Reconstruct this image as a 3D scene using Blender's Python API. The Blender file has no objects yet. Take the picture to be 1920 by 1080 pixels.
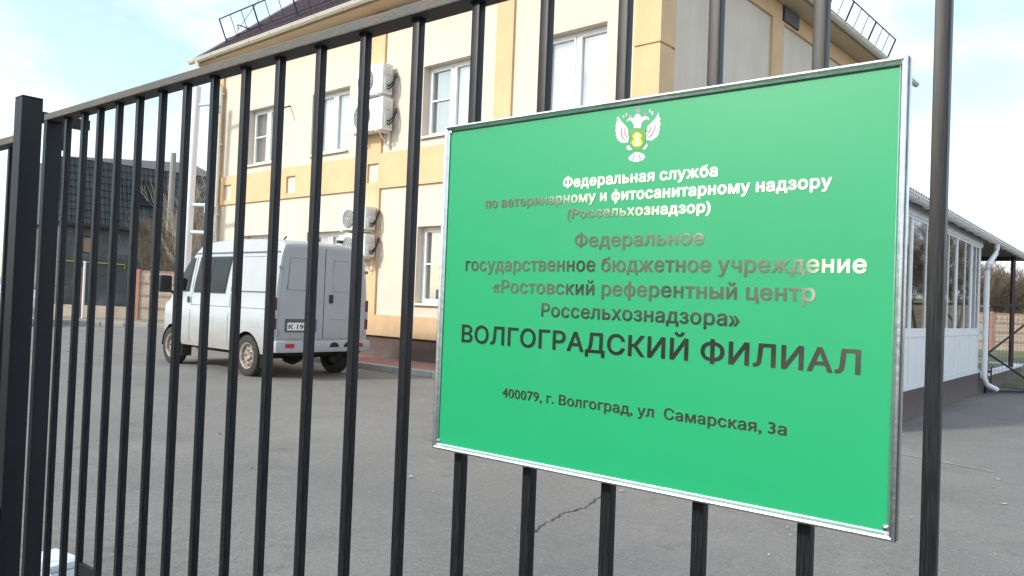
import bpy, bmesh, math, random
from mathutils import Vector, Matrix
R = math.radians
S = bpy.context.scene
COL = S.collection

# ------------------------------------------------------------------ camera
cam_d = bpy.data.cameras.new('camera')
cam_d.sensor_width = 36.0
cam_d.lens = 27.75
cam_d.clip_start = 0.05
cam_d.clip_end = 3000
cam = bpy.data.objects.new('camera', cam_d)
COL.objects.link(cam)
CAM = Vector((0, 0, 1.25))
CR, CU, CB = (Vector(v) for v in ((0.7752188, 0.6305007, 0.038789), (-0.0179192, -0.0394311, 0.9990616), (0.6314386, -0.7751864, -0.0192696)))
cam.matrix_world = Matrix(((CR.x, CU.x, CB.x, CAM.x), (CR.y, CU.y, CB.y, CAM.y), (CR.z, CU.z, CB.z, CAM.z), (0, 0, 0, 1)))
S.camera = cam

def at(px, depth, z=0.0):
    """ground position under picture column px (1920 wide) at a distance along the view axis"""
    d = CR * ((px - 960) / 1480.0) - CB
    d = d * depth
    return Vector((CAM.x + d.x, CAM.y + d.y, z))

# ------------------------------------------------------------------ world
SUN = Vector((-0.34, -0.77, 0.54)).normalized()
world = bpy.data.worlds.new('World')
S.world = world
world.use_nodes = True
nt = world.node_tree
nt.nodes.clear()
wo = nt.nodes.new('ShaderNodeOutputWorld')
bg = nt.nodes.new('ShaderNodeBackground')
bg.inputs['Strength'].default_value = 0.14
sky = nt.nodes.new('ShaderNodeTexSky')
sky.sky_type = 'NISHITA'
sky.sun_disc = False
sky.sun_elevation = math.asin(SUN.z)
sky.sun_rotation = math.atan2(SUN.x, SUN.y)
sky.air_density = 1.0
sky.dust_density = 1.2
tc = nt.nodes.new('ShaderNodeTexCoord')
mp = nt.nodes.new('ShaderNodeMapping')
mp.inputs['Scale'].default_value = (1.0, 1.0, 2.4)
mp.inputs['Location'].default_value = (1.7, 0.4, 0.9)
nz = nt.nodes.new('ShaderNodeTexNoise')
nz.inputs['Scale'].default_value = 2.3
nz.inputs['Detail'].default_value = 7
nz.inputs['Roughness'].default_value = 0.55
rp = nt.nodes.new('ShaderNodeValToRGB')
rp.color_ramp.elements[0].color = (0.2, 0.2, 0.2, 1)
rp.color_ramp.elements[0].position = 0.42
rp.color_ramp.elements[1].position = 0.63
mx = nt.nodes.new('ShaderNodeMix')
mx.data_type = 'RGBA'
mx.inputs['B'].default_value = (8.3, 9.1, 10.3, 1)
nt.links.new(tc.outputs['Generated'], mp.inputs['Vector'])
nt.links.new(mp.outputs['Vector'], nz.inputs['Vector'])
nt.links.new(nz.outputs['Fac'], rp.inputs['Fac'])
nt.links.new(rp.outputs['Color'], mx.inputs['Factor'])
tint = nt.nodes.new('ShaderNodeMix')
tint.data_type = 'RGBA'
tint.blend_type = 'MULTIPLY'
tint.inputs['Factor'].default_value = 1.0
tint.inputs['B'].default_value = (1.75, 1.85, 1.6, 1)
nt.links.new(sky.outputs['Color'], tint.inputs['A'])
nt.links.new(tint.outputs['Result'], mx.inputs['A'])
nt.links.new(mx.outputs['Result'], bg.inputs['Color'])
nt.links.new(bg.outputs['Background'], wo.inputs['Surface'])

sun_d = bpy.data.lights.new('sun', 'SUN')
sun_d.energy = 3.1
sun_d.angle = R(7)
sun_d.color = (1.0, 0.93, 0.82)
sun_o = bpy.data.objects.new('sun', sun_d)
sun_o.rotation_euler = (-SUN).to_track_quat('-Z', 'Y').to_euler()
COL.objects.link(sun_o)
vs = S.view_settings
vs.view_transform = 'Standard'
vs.look = 'None'
vs.gamma = 1.0
vs.use_curve_mapping = False
vs.exposure = 0.26

# ------------------------------------------------------------------ materials
def mat(name, col, rough=0.7, metal=0.0, var=0.0, scale=4.0, col2=None, thr=(0.4, 0.65), bump=0.0, bscale=60.0, spec=0.5, stretch=(1, 1, 1), coat=0.0):
    m = bpy.data.materials.new(name)
    m.use_nodes = True
    t = m.node_tree
    b = t.nodes['Principled BSDF']
    b.inputs['Base Color'].default_value = (*col, 1)
    b.inputs['Roughness'].default_value = rough
    b.inputs['Metallic'].default_value = metal
    b.inputs['Specular IOR Level'].default_value = spec
    if coat:
        b.inputs['Coat Weight'].default_value = coat
        b.inputs['Coat Roughness'].default_value = 0.08
    c = t.nodes.new('ShaderNodeTexCoord')
    mpn = t.nodes.new('ShaderNodeMapping')
    mpn.inputs['Scale'].default_value = stretch
    t.links.new(c.outputs['Object'], mpn.inputs['Vector'])
    if var or col2:
        n = t.nodes.new('ShaderNodeTexNoise')
        n.inputs['Scale'].default_value = scale
        n.inputs['Detail'].default_value = 8
        n.inputs['Roughness'].default_value = 0.6
        t.links.new(mpn.outputs['Vector'], n.inputs['Vector'])
        r = t.nodes.new('ShaderNodeValToRGB')
        e = r.color_ramp.elements
        if col2:
            e[0].position, e[1].position = thr
            e[0].color = (*col, 1)
            e[1].color = (*col2, 1)
        else:
            e[0].position, e[1].position = 0.3, 0.7
            e[0].color = (*[max(0, v * (1 - var)) for v in col], 1)
            e[1].color = (*[min(1, v * (1 + var)) for v in col], 1)
        t.links.new(n.outputs['Fac'], r.inputs['Fac'])
        t.links.new(r.outputs['Color'], b.inputs['Base Color'])
    if bump:
        n2 = t.nodes.new('ShaderNodeTexNoise')
        n2.inputs['Scale'].default_value = bscale
        n2.inputs['Detail'].default_value = 4
        t.links.new(c.outputs['Object'], n2.inputs['Vector'])
        bp = t.nodes.new('ShaderNodeBump')
        bp.inputs['Strength'].default_value = bump
        bp.inputs['Distance'].default_value = 0.01
        t.links.new(n2.outputs['Fac'], bp.inputs['Height'])
        t.links.new(bp.outputs['Normal'], b.inputs['Normal'])
    return m

def glass_mat(name, tint=(0.9, 0.95, 0.95), rough=0.02, base=0.42):
    m = bpy.data.materials.new(name)
    m.use_nodes = True
    t = m.node_tree
    t.nodes.clear()
    o = t.nodes.new('ShaderNodeOutputMaterial')
    tr = t.nodes.new('ShaderNodeBsdfTransparent')
    tr.inputs['Color'].default_value = (*tint, 1)
    gl = t.nodes.new('ShaderNodeBsdfGlossy')
    gl.inputs['Roughness'].default_value = rough
    lw = t.nodes.new('ShaderNodeLayerWeight')
    lw.inputs['Blend'].default_value = 0.5
    pw = t.nodes.new('ShaderNodeMath')
    pw.operation = 'POWER'
    pw.inputs[1].default_value = 4.0
    fr = t.nodes.new('ShaderNodeMath')
    fr.operation = 'MULTIPLY_ADD'
    fr.use_clamp = True
    fr.inputs[1].default_value = 1.0 - base
    fr.inputs[2].default_value = base
    t.links.new(lw.outputs['Facing'], pw.inputs[0])
    t.links.new(pw.outputs['Value'], fr.inputs[0])
    mxs = t.nodes.new('ShaderNodeMixShader')
    t.links.new(fr.outputs['Value'], mxs.inputs['Fac'])
    t.links.new(tr.outputs['BSDF'], mxs.inputs[1])
    t.links.new(gl.outputs['BSDF'], mxs.inputs[2])
    t.links.new(mxs.outputs['Shader'], o.inputs['Surface'])
    return m

M = {}
M['black_paint'] = mat('black_paint', (0.005, 0.0055, 0.0075), 0.42, scale=14, col2=(0.032, 0.033, 0.038), thr=(0.42, 0.8), stretch=(30, 30, 1.2), spec=0.25)
M['rail_paint'] = mat('rail_paint', (0.085, 0.087, 0.08), 0.65, scale=9, col2=(0.15, 0.10, 0.075), thr=(0.5, 0.7), bump=0.2, bscale=120)
M['post_paint'] = mat('post_paint', (0.006, 0.007, 0.010), 0.5, var=0.35, scale=12, spec=0.35)
M['sign_green'] = mat('sign_green', (0.009, 0.325, 0.130), 0.40, var=0.04, scale=2, spec=0.56, bump=0.03, bscale=3)
M['sign_green'].node_tree.nodes['Principled BSDF'].inputs['IOR'].default_value = 1.48
M['foil'] = mat('foil', (0.68, 0.70, 0.57), 0.09, metal=1.0, var=0.03, scale=20)
M['emblem_white'] = mat('emblem_white', (0.56, 0.54, 0.60), 0.5, var=0.08, scale=150)
M['emblem_grey'] = mat('emblem_grey', (0.28, 0.24, 0.31), 0.5, var=0.1, scale=150)
M['emblem_yellow'] = mat('emblem_yellow', (0.75, 0.66, 0.05), 0.45, var=0.05, scale=100)
M['emblem_green'] = mat('emblem_green', (0.10, 0.30, 0.06), 0.45, var=0.1, scale=100)
M['alu'] = mat('alu', (0.72, 0.72, 0.75), 0.28, metal=1.0, var=0.12, scale=30, stretch=(1, 1, 1), bump=0.05, bscale=120)
M['asphalt'] = mat('asphalt', (0.152, 0.145, 0.136), 0.85, var=0.16, scale=0.7, bump=0.35, bscale=90)
def speckle(m, layers):
    """layers: (scale, low, high, colour, amount) patches mixed over the base colour"""
    t = m.node_tree
    b = t.nodes['Principled BSDF']
    c = t.nodes.new('ShaderNodeTexCoord')
    for (sc_, lo, hi, colr, amt) in layers:
        src = b.inputs['Base Color'].links[0].from_socket
        n = t.nodes.new('ShaderNodeTexNoise')
        n.inputs['Scale'].default_value = 1.0 if isinstance(sc_, tuple) else sc_
        n.inputs['Detail'].default_value = 10
        n.inputs['Roughness'].default_value = 0.65
        mr = t.nodes.new('ShaderNodeMapRange')
        mr.inputs['From Min'].default_value = lo
        mr.inputs['From Max'].default_value = hi
        mr.inputs['To Max'].default_value = amt
        mx_ = t.nodes.new('ShaderNodeMix')
        mx_.data_type = 'RGBA'
        mx_.inputs['B'].default_value = (*colr, 1)
        if isinstance(sc_, tuple):
            mpn = t.nodes.new('ShaderNodeMapping')
            mpn.inputs['Scale'].default_value = sc_
            t.links.new(c.outputs['Object'], mpn.inputs['Vector'])
            t.links.new(mpn.outputs['Vector'], n.inputs['Vector'])
        else:
            t.links.new(c.outputs['Object'], n.inputs['Vector'])
        t.links.new(n.outputs['Fac'], mr.inputs['Value'])
        t.links.new(mr.outputs['Result'], mx_.inputs['Factor'])
        t.links.new(src, mx_.inputs['A'])
        t.links.new(mx_.outputs['Result'], b.inputs['Base Color'])
speckle(M['asphalt'], [(1.3, .56, .72, (.085, .08, .075), .6), (0.35, .5, .68, (.20, .19, .175), .5), (2.7, .60, .70, (.06, .058, .056), .6), (3.1, .58, .72, (.24, .23, .21), .5), (26, .5, .75, (.27, .255, .235), .5), (31, .52, .75, (.085, .08, .075), .55), (150, .5, .68, (.33, .31, .29), .6), (118, .52, .70, (.085, .08, .075), .6)])
M['soffit_grey'] = mat('soffit_grey', (0.20, 0.175, 0.155), 0.8, var=0.15, scale=3)
M['mirrored_dark'] = mat('mirrored_dark', (0.12, 0.128, 0.11), 0.95, var=0.2, scale=2, spec=0.1)
M['cream'] = mat('cream', (0.66, 0.58, 0.49), 0.85, var=0.06, scale=1.3, bump=0.25, bscale=140)
M['ochre'] = mat('ochre', (0.66, 0.455, 0.265), 0.85, var=0.08, scale=1.6, bump=0.25, bscale=140)
M['soffit'] = mat('soffit', (0.55, 0.44, 0.30), 0.8, var=0.06, scale=3)
M['plinth'] = mat('plinth', (0.085, 0.055, 0.05), 0.7, var=0.2, scale=5, bump=0.2, bscale=60)
M['roof_brown'] = mat('roof_brown', (0.078, 0.048, 0.060), 0.45, var=0.2, scale=4)
M['gutter_white'] = mat('gutter_white', (0.70, 0.68, 0.60), 0.4, var=0.05, scale=6)
M['pvc'] = mat('pvc', (0.80, 0.80, 0.82), 0.35, var=0.03, scale=5)
M['steel_dark'] = mat('steel_dark', (0.02, 0.018, 0.022), 0.5, var=0.3, scale=10)
M['blind_white'] = mat('blind_white', (0.82, 0.81, 0.78), 0.8, var=0.04, scale=6)
M['blind_grey'] = mat('blind_grey', (0.30, 0.29, 0.27), 0.8, var=0.15, scale=3, stretch=(8, 1, 0.4))
M['curtain_dark'] = mat('curtain_dark', (0.045, 0.035, 0.05), 0.9, var=0.3, scale=6, stretch=(6, 6, 0.3))
M['room_dark'] = mat('room_dark', (0.035, 0.033, 0.03), 0.9, var=0.3, scale=2)
M['glass'] = glass_mat('glass')
M['dark_glass'] = mat('dark_glass', (0.006, 0.007, 0.008), 0.04, var=0.2, scale=3, spec=0.2)
M['seam'] = mat('seam', (0.09, 0.09, 0.095), 0.7, var=0.2, scale=6)
M['lamp_dull'] = mat('lamp_dull', (0.085, 0.016, 0.02), 0.3, var=0.15, scale=20)
M['glass_plain'] = glass_mat('glass_plain', (0.62, 0.64, 0.62), 0.02, 0.07)
M['street'] = mat('street', (0.018, 0.020, 0.019), 0.95, spec=0.1, var=0.2, scale=1, bump=0.3, bscale=60)
M['street_wall'] = mat('street_wall', (0.50, 0.49, 0.40), 0.9, var=0.1, scale=1)
M['ac_white'] = mat('ac_white', (0.72, 0.72, 0.70), 0.45, var=0.05, scale=8)
M['ac_side'] = mat('ac_side', (0.60, 0.60, 0.58), 0.5, var=0.08, scale=12)
M['grille'] = mat('grille', (0.16, 0.165, 0.17), 0.5, var=0.1, scale=20)
M['paver_red'] = mat('paver_red', (0.30, 0.15, 0.13), 0.85, var=0.2, scale=5, bump=0.3, bscale=50)
M['concrete'] = mat('concrete', (0.34, 0.335, 0.32), 0.9, var=0.15, scale=4, bump=0.3, bscale=60)
M['van_white'] = mat('van_white', (0.41, 0.43, 0.455), 0.36, var=0.05, scale=2.5, coat=0.3)
def splash(m, dirt, z0, z1):
    """road dirt thrown up the lower body, ragged at its upper edge"""
    t = m.node_tree
    b = t.nodes['Principled BSDF']
    src = b.inputs['Base Color'].links[0].from_socket
    c = t.nodes.new('ShaderNodeTexCoord')
    sx = t.nodes.new('ShaderNodeSeparateXYZ')
    n = t.nodes.new('ShaderNodeTexNoise')
    n.inputs['Scale'].default_value = 5
    n.inputs['Detail'].default_value = 8
    add = t.nodes.new('ShaderNodeMath')
    add.operation = 'MULTIPLY_ADD'
    add.inputs[1].default_value = 0.35
    mr = t.nodes.new('ShaderNodeMapRange')
    mr.inputs['From Min'].default_value = z1 + 0.17
    mr.inputs['From Max'].default_value = z0 + 0.17
    mr.inputs['To Max'].default_value = 0.85
    mx_ = t.nodes.new('ShaderNodeMix')
    mx_.data_type = 'RGBA'
    mx_.inputs['B'].default_value = (*dirt, 1)
    t.links.new(c.outputs['Object'], sx.inputs['Vector'])
    t.links.new(c.outputs['Object'], n.inputs['Vector'])
    t.links.new(n.outputs['Fac'], add.inputs[0])
    t.links.new(sx.outputs['Z'], add.inputs[2])
    t.links.new(add.outputs['Value'], mr.inputs['Value'])
    t.links.new(mr.outputs['Result'], mx_.inputs['Factor'])
    t.links.new(src, mx_.inputs['A'])
    t.links.new(mx_.outputs['Result'], b.inputs['Base Color'])
M['van_white_shaded'] = mat('van_white_shaded', (0.35, 0.36, 0.385), 0.5, var=0.07, scale=2.2)  # van white darkened so the rear doors carry their shade in the colour
splash(M['van_white'], (0.27, 0.235, 0.185), 0.30, 0.80)
splash(M['van_white_shaded'], (0.25, 0.225, 0.19), 0.30, 0.80)
M['van_trim'] = mat('van_trim', (0.36, 0.365, 0.38), 0.5, var=0.1, scale=6)
M['rubber'] = mat('rubber', (0.03, 0.028, 0.026), 0.85, var=0.35, scale=9)
M['black_plastic'] = mat('black_plastic', (0.015, 0.015, 0.016), 0.55, var=0.2, scale=15)
M['rim'] = mat('rim', (0.34, 0.315, 0.28), 0.7, scale=14, col2=(0.15, 0.09, 0.06), thr=(0.45, 0.66))
M['red_lens'] = mat('red_lens', (0.42, 0.02, 0.025), 0.25, var=0.15, scale=20)
M['clear_lens'] = mat('clear_lens', (0.55, 0.52, 0.5), 0.15, var=0.1, scale=20)
M['plate_white'] = mat('plate_white', (0.72, 0.72, 0.70), 0.5, var=0.06, scale=30)
M['undercar'] = mat('undercar', (0.02, 0.018, 0.016), 0.9, var=0.3, scale=10)
M['slate_roof'] = mat('slate_roof', (0.038, 0.044, 0.050), 0.55, var=0.25, scale=3)
M['grey_sheet'] = mat('grey_sheet', (0.065, 0.067, 0.074), 0.55, var=0.15, scale=2)
M['grey_plaster'] = mat('grey_plaster', (0.082, 0.085, 0.085), 0.9, scale=0.8, col2=(0.14, 0.145, 0.145), thr=(0.52, 0.72), bump=0.2, bscale=20)
M['board'] = mat('board', (0.34, 0.22, 0.14), 0.8, var=0.3, scale=5, stretch=(1, 1, 6))
M['gas_yellow'] = mat('gas_yellow', (0.50, 0.40, 0.05), 0.5, var=0.1, scale=6)
M['salmon'] = mat('salmon', (0.40, 0.205, 0.15), 0.85, var=0.15, scale=3)
M['fence_beige'] = mat('fence_beige', (0.42, 0.36, 0.29), 0.9, var=0.15, scale=3, bump=0.4, bscale=14)
M['pole_grey'] = mat('pole_grey', (0.30, 0.28, 0.26), 0.9, var=0.2, scale=3, stretch=(3, 3, 0.3))
M['bark'] = mat('bark', (0.15, 0.115, 0.085), 0.9, var=0.3, scale=6)
M['bark_pale'] = mat('bark_pale', (0.36, 0.31, 0.25), 0.9, var=0.3, scale=6)
M['grass'] = mat('grass', (0.075, 0.095, 0.035), 0.95, scale=1.2, col2=(0.16, 0.14, 0.07), thr=(0.42, 0.68), bump=0.6, bscale=30)
M['hill'] = mat('hill', (0.20, 0.155, 0.10), 0.95, scale=0.35, col2=(0.30, 0.25, 0.17), thr=(0.4, 0.65), bump=0.7, bscale=4)
M['dirt'] = mat('dirt', (0.22, 0.19, 0.15), 0.95, var=0.25, scale=1.5, bump=0.4, bscale=20)
M['crack'] = mat('crack', (0.045, 0.043, 0.04), 0.95, var=0.2, scale=8)
M['road_paint'] = mat('road_paint', (0.30, 0.29, 0.27), 0.85, scale=30, col2=(0.17, 0.165, 0.155), thr=(0.45, 0.6))
M['white_paint'] = mat('white_paint', (0.74, 0.74, 0.78), 0.5, var=0.05, scale=3)
M['pale_blue'] = mat('pale_blue', (0.55, 0.63, 0.68), 0.45, var=0.08, scale=5)
M['plastic_white'] = mat('plastic_white', (0.66, 0.70, 0.75), 0.5, var=0.06, scale=8)
M['canopy_post'] = mat('canopy_post', (0.075, 0.025, 0.03), 0.5, var=0.2, scale=6)
M['slate_sheet'] = mat('slate_sheet', (0.28, 0.28, 0.27), 0.9, var=0.2, scale=3)
M['car_paint'] = mat('car_paint', (0.52, 0.56, 0.60), 0.3, var=0.03, scale=3, coat=0.5)
M['house_brick'] = mat('house_brick', (0.16, 0.085, 0.06), 0.9, var=0.3, scale=4)
M['bird'] = mat('bird', (0.02, 0.02, 0.025), 0.8, var=0.2, scale=10)

speckle(M['cream'], [((2.6, 2.6, .22), .50, .78, (.52, .44, .34), .5), ((.8, .8, .8), .5, .75, (.62, .54, .43), .5), ((14, 14, .5), .62, .8, (.40, .34, .27), .35)])
speckle(M['ochre'], [((3.2, 3.2, .25), .50, .78, (.50, .34, .18), .5), ((14, 14, .5), .62, .8, (.33, .24, .15), .4)])
splash(M['ochre'], (0.36, 0.26, 0.16), 0.35, 1.0)
splash(M['plinth'], (0.13, 0.105, 0.09), 0.05, 0.28)
speckle(M['sign_green'], [((7, 7, 1.5), .56, .8, (.035, .34, .17), .35), ((160, 160, 160), .72, .8, (.03, .12, .07), .5)])
speckle(M['rail_paint'], [((24, 24, 24), .55, .7, (.16, .09, .055), .6)])
speckle(M['ac_white'], [((5, 5, 1), .5, .8, (.45, .43, .38), .5)])
speckle(M['grey_plaster'], [((.9, .9, .9), .55, .62, (.17, .175, .175), .7), ((2.4, 2.4, .5), .5, .8, (.05, .052, .052), .7)])
speckle(M['slate_roof'], [((1.2, 1.2, .4), .5, .75, (.085, .09, .095), .7)])

# ------------------------------------------------------------------ mesh building
class MB:
    def __init__(self):
        self.v = []
        self.f = []
        self.mi = []
    def face(self, pts, mi=0):
        n = len(self.v)
        self.v += [tuple(p) for p in pts]
        self.f.append(tuple(range(n, n + len(pts))))
        self.mi.append(mi)
    def mesh(self, verts, faces, mi=0):
        n = len(self.v)
        self.v += [tuple(p) for p in verts]
        for f in faces:
            self.f.append(tuple(i + n for i in f))
            self.mi.append(mi)
    def box(self, x0, x1, y0, y1, z0, z1, mi=0, c=0.0):
        if c <= 0:
            V = [(x, y, z) for x in (x0, x1) for y in (y0, y1) for z in (z0, z1)]
            self.mesh(V, [(0, 1, 3, 2), (4, 6, 7, 5), (0, 4, 5, 1), (2, 3, 7, 6), (0, 2, 6, 4), (1, 5, 7, 3)], mi)
            return
        bm = bmesh.new()
        bmesh.ops.create_cube(bm, size=1)
        for v in bm.verts:
            v.co = Vector(((x0 + x1) / 2 + v.co.x * (x1 - x0), (y0 + y1) / 2 + v.co.y * (y1 - y0), (z0 + z1) / 2 + v.co.z * (z1 - z0)))
        bmesh.ops.bevel(bm, geom=bm.edges[:], offset=c, segments=2, affect='EDGES', profile=0.6)
        self.addbm(bm, mi)
    def addbm(self, bm, mi=0):
        bm.verts.index_update()
        self.mesh([v.co.copy() for v in bm.verts], [[v.index for v in f.verts] for f in bm.faces], mi)
        bm.free()
    def prism(self, poly, axis, a, b, mi=0):
        """extrude a 2D polygon between a and b along 'x', 'y' or 'z'"""
        def P(p, t):
            return {'x': (t, p[0], p[1]), 'y': (p[0], t, p[1]), 'z': (p[0], p[1], t)}[axis]
        n = len(poly)
        V = [P(p, a) for p in poly] + [P(p, b) for p in poly]
        F = [tuple(range(n)), tuple(range(2 * n - 1, n - 1, -1))] + [(i, i + n, (i + 1) % n + n, (i + 1) % n) for i in range(n)]
        self.mesh(V, F, mi)
    def tube(self, pts, r, n=8, mi=0, caps=True):
        pts = [Vector(p) for p in pts]
        rs = r if isinstance(r, (list, tuple)) else [r] * len(pts)
        rings = []
        for i, p in enumerate(pts):
            d = (pts[min(i + 1, len(pts) - 1)] - pts[max(i - 1, 0)]).normalized()
            a = Vector((0, 0, 1)) if abs(d.z) < 0.9 else Vector((1, 0, 0))
            u = d.cross(a).normalized()
            w = d.cross(u)
            rings.append([p + (u * math.cos(2 * math.pi * k / n) + w * math.sin(2 * math.pi * k / n)) * rs[i] for k in range(n)])
        V = [q for rg in rings for q in rg]
        F = []
        for i in range(len(pts) - 1):
            for k in range(n):
                F.append((i * n + k, i * n + (k + 1) % n, (i + 1) * n + (k + 1) % n, (i + 1) * n + k))
        if caps:
            F.append(tuple(range(n - 1, -1, -1)))
            F.append(tuple(range((len(pts) - 1) * n, len(pts) * n)))
        self.mesh(V, F, mi)
    def lathe(self, prof, axis, c, n=24, mi=0):
        """prof: list of (r, t) along axis"""
        V, F = [], []
        for (r, t) in prof:
            for k in range(n):
                a = 2 * math.pi * k / n
                p, q = r * math.cos(a), r * math.sin(a)
                V.append({'x': (c[0] + t, c[1] + p, c[2] + q), 'y': (c[0] + p, c[1] + t, c[2] + q), 'z': (c[0] + p, c[1] + q, c[2] + t)}[axis])
        for i in range(len(prof) - 1):
            for k in range(n):
                F.append((i * n + k, i * n + (k + 1) % n, (i + 1) * n + (k + 1) % n, (i + 1) * n + k))
        self.mesh(V, F, mi)
    def build(self, name, mats, parent=None, loc=(0, 0, 0), rot=(0, 0, 0), smooth=None, weld=False, recalc=True):
        me = bpy.data.meshes.new(name)
        me.from_pydata(self.v, [], self.f)
        for m in (mats if isinstance(mats, (list, tuple)) else [mats]):
            me.materials.append(m if not isinstance(m, str) else M[m])
        for p, i in zip(me.polygons, self.mi):
            p.material_index = i
        bm = bmesh.new()
        bm.from_mesh(me)
        if weld:
            bmesh.ops.remove_doubles(bm, verts=bm.verts[:], dist=0.0004)
            bmesh.ops.dissolve_degenerate(bm, dist=0.0002, edges=bm.edges[:])
        if recalc:
            bmesh.ops.recalc_face_normals(bm, faces=bm.faces[:])
        bm.to_mesh(me)
        bm.free()
        if smooth:
            for p in me.polygons:
                p.use_smooth = True
            me.set_sharp_from_angle(angle=R(smooth))
        me.update()
        o = bpy.data.objects.new(name, me)
        COL.objects.link(o)
        o.location = loc
        o.rotation_euler = rot
        if parent:
            o.parent = parent
        return o

def thing(name, label, cat, loc=(0, 0, 0), rz=0.0, group=None):
    o = bpy.data.objects.new(name, None)
    o.empty_display_size = 0.2
    COL.objects.link(o)
    o.location = loc
    o.rotation_euler = (0, 0, rz)
    tag(o, label, cat, group)
    return o

def tag(o, label=None, cat=None, group=None, kind=None):
    if label: o['label'] = label
    if cat: o['category'] = cat
    if group: o['group'] = group
    if kind: o['kind'] = kind
    return o

def structure(name, mb, mats, **k):
    return tag(mb.build(name, mats, **k), kind='structure')

def copy_tree(o, parent=None):
    c = o.copy()
    COL.objects.link(c)
    c.parent = parent
    for ch in o.children:
        copy_tree(ch, c)
    return c

def wall_grid(mb, x0, x1, z0, z1, holes, y, depth, mi=0, rmi=None, P=lambda x, y, z: (x, y, z), rim=False):
    """a wall sheet facing -y with real openings and reveals going in to y+depth"""
    rmi = mi if rmi is None else rmi
    xs = sorted({x0, x1, *[h[0] for h in holes], *[h[1] for h in holes]})
    zs = sorted({z0, z1, *[h[2] for h in holes], *[h[3] for h in holes]})
    xs = [x for x in xs if x0 <= x <= x1]
    zs = [z for z in zs if z0 <= z <= z1]
    for a, b in zip(xs, xs[1:]):
        for c, d in zip(zs, zs[1:]):
            mxp, mzp = (a + b) / 2, (c + d) / 2
            if any(h[0] < mxp < h[1] and h[2] < mzp < h[3] for h in holes):
                continue
            mb.face([P(a, y, c), P(b, y, c), P(b, y, d), P(a, y, d)], mi)
    for (a, b, c, d) in holes:
        e = y + depth
        mb.face([P(a, y, c), P(a, y, d), P(a, e, d), P(a, e, c)], rmi)
        mb.face([P(b, y, c), P(b, e, c), P(b, e, d), P(b, y, d)], rmi)
        mb.face([P(a, y, d), P(b, y, d), P(b, e, d), P(a, e, d)], rmi)
        mb.face([P(a, y, c), P(a, e, c), P(b, e, c), P(b, y, c)], rmi)
    if rim:
        e = y + depth
        mb.face([P(x0, y, z0), P(x0, y, z1), P(x0, e, z1), P(x0, e, z0)], rmi)
        mb.face([P(x1, y, z0), P(x1, e, z0), P(x1, e, z1), P(x1, y, z1)], rmi)
        mb.face([P(x0, y, z1), P(x1, y, z1), P(x1, e, z1), P(x0, e, z1)], rmi)
        mb.face([P(x0, y, z0), P(x0, e, z0), P(x1, e, z0), P(x1, y, z0)], rmi)

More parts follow.
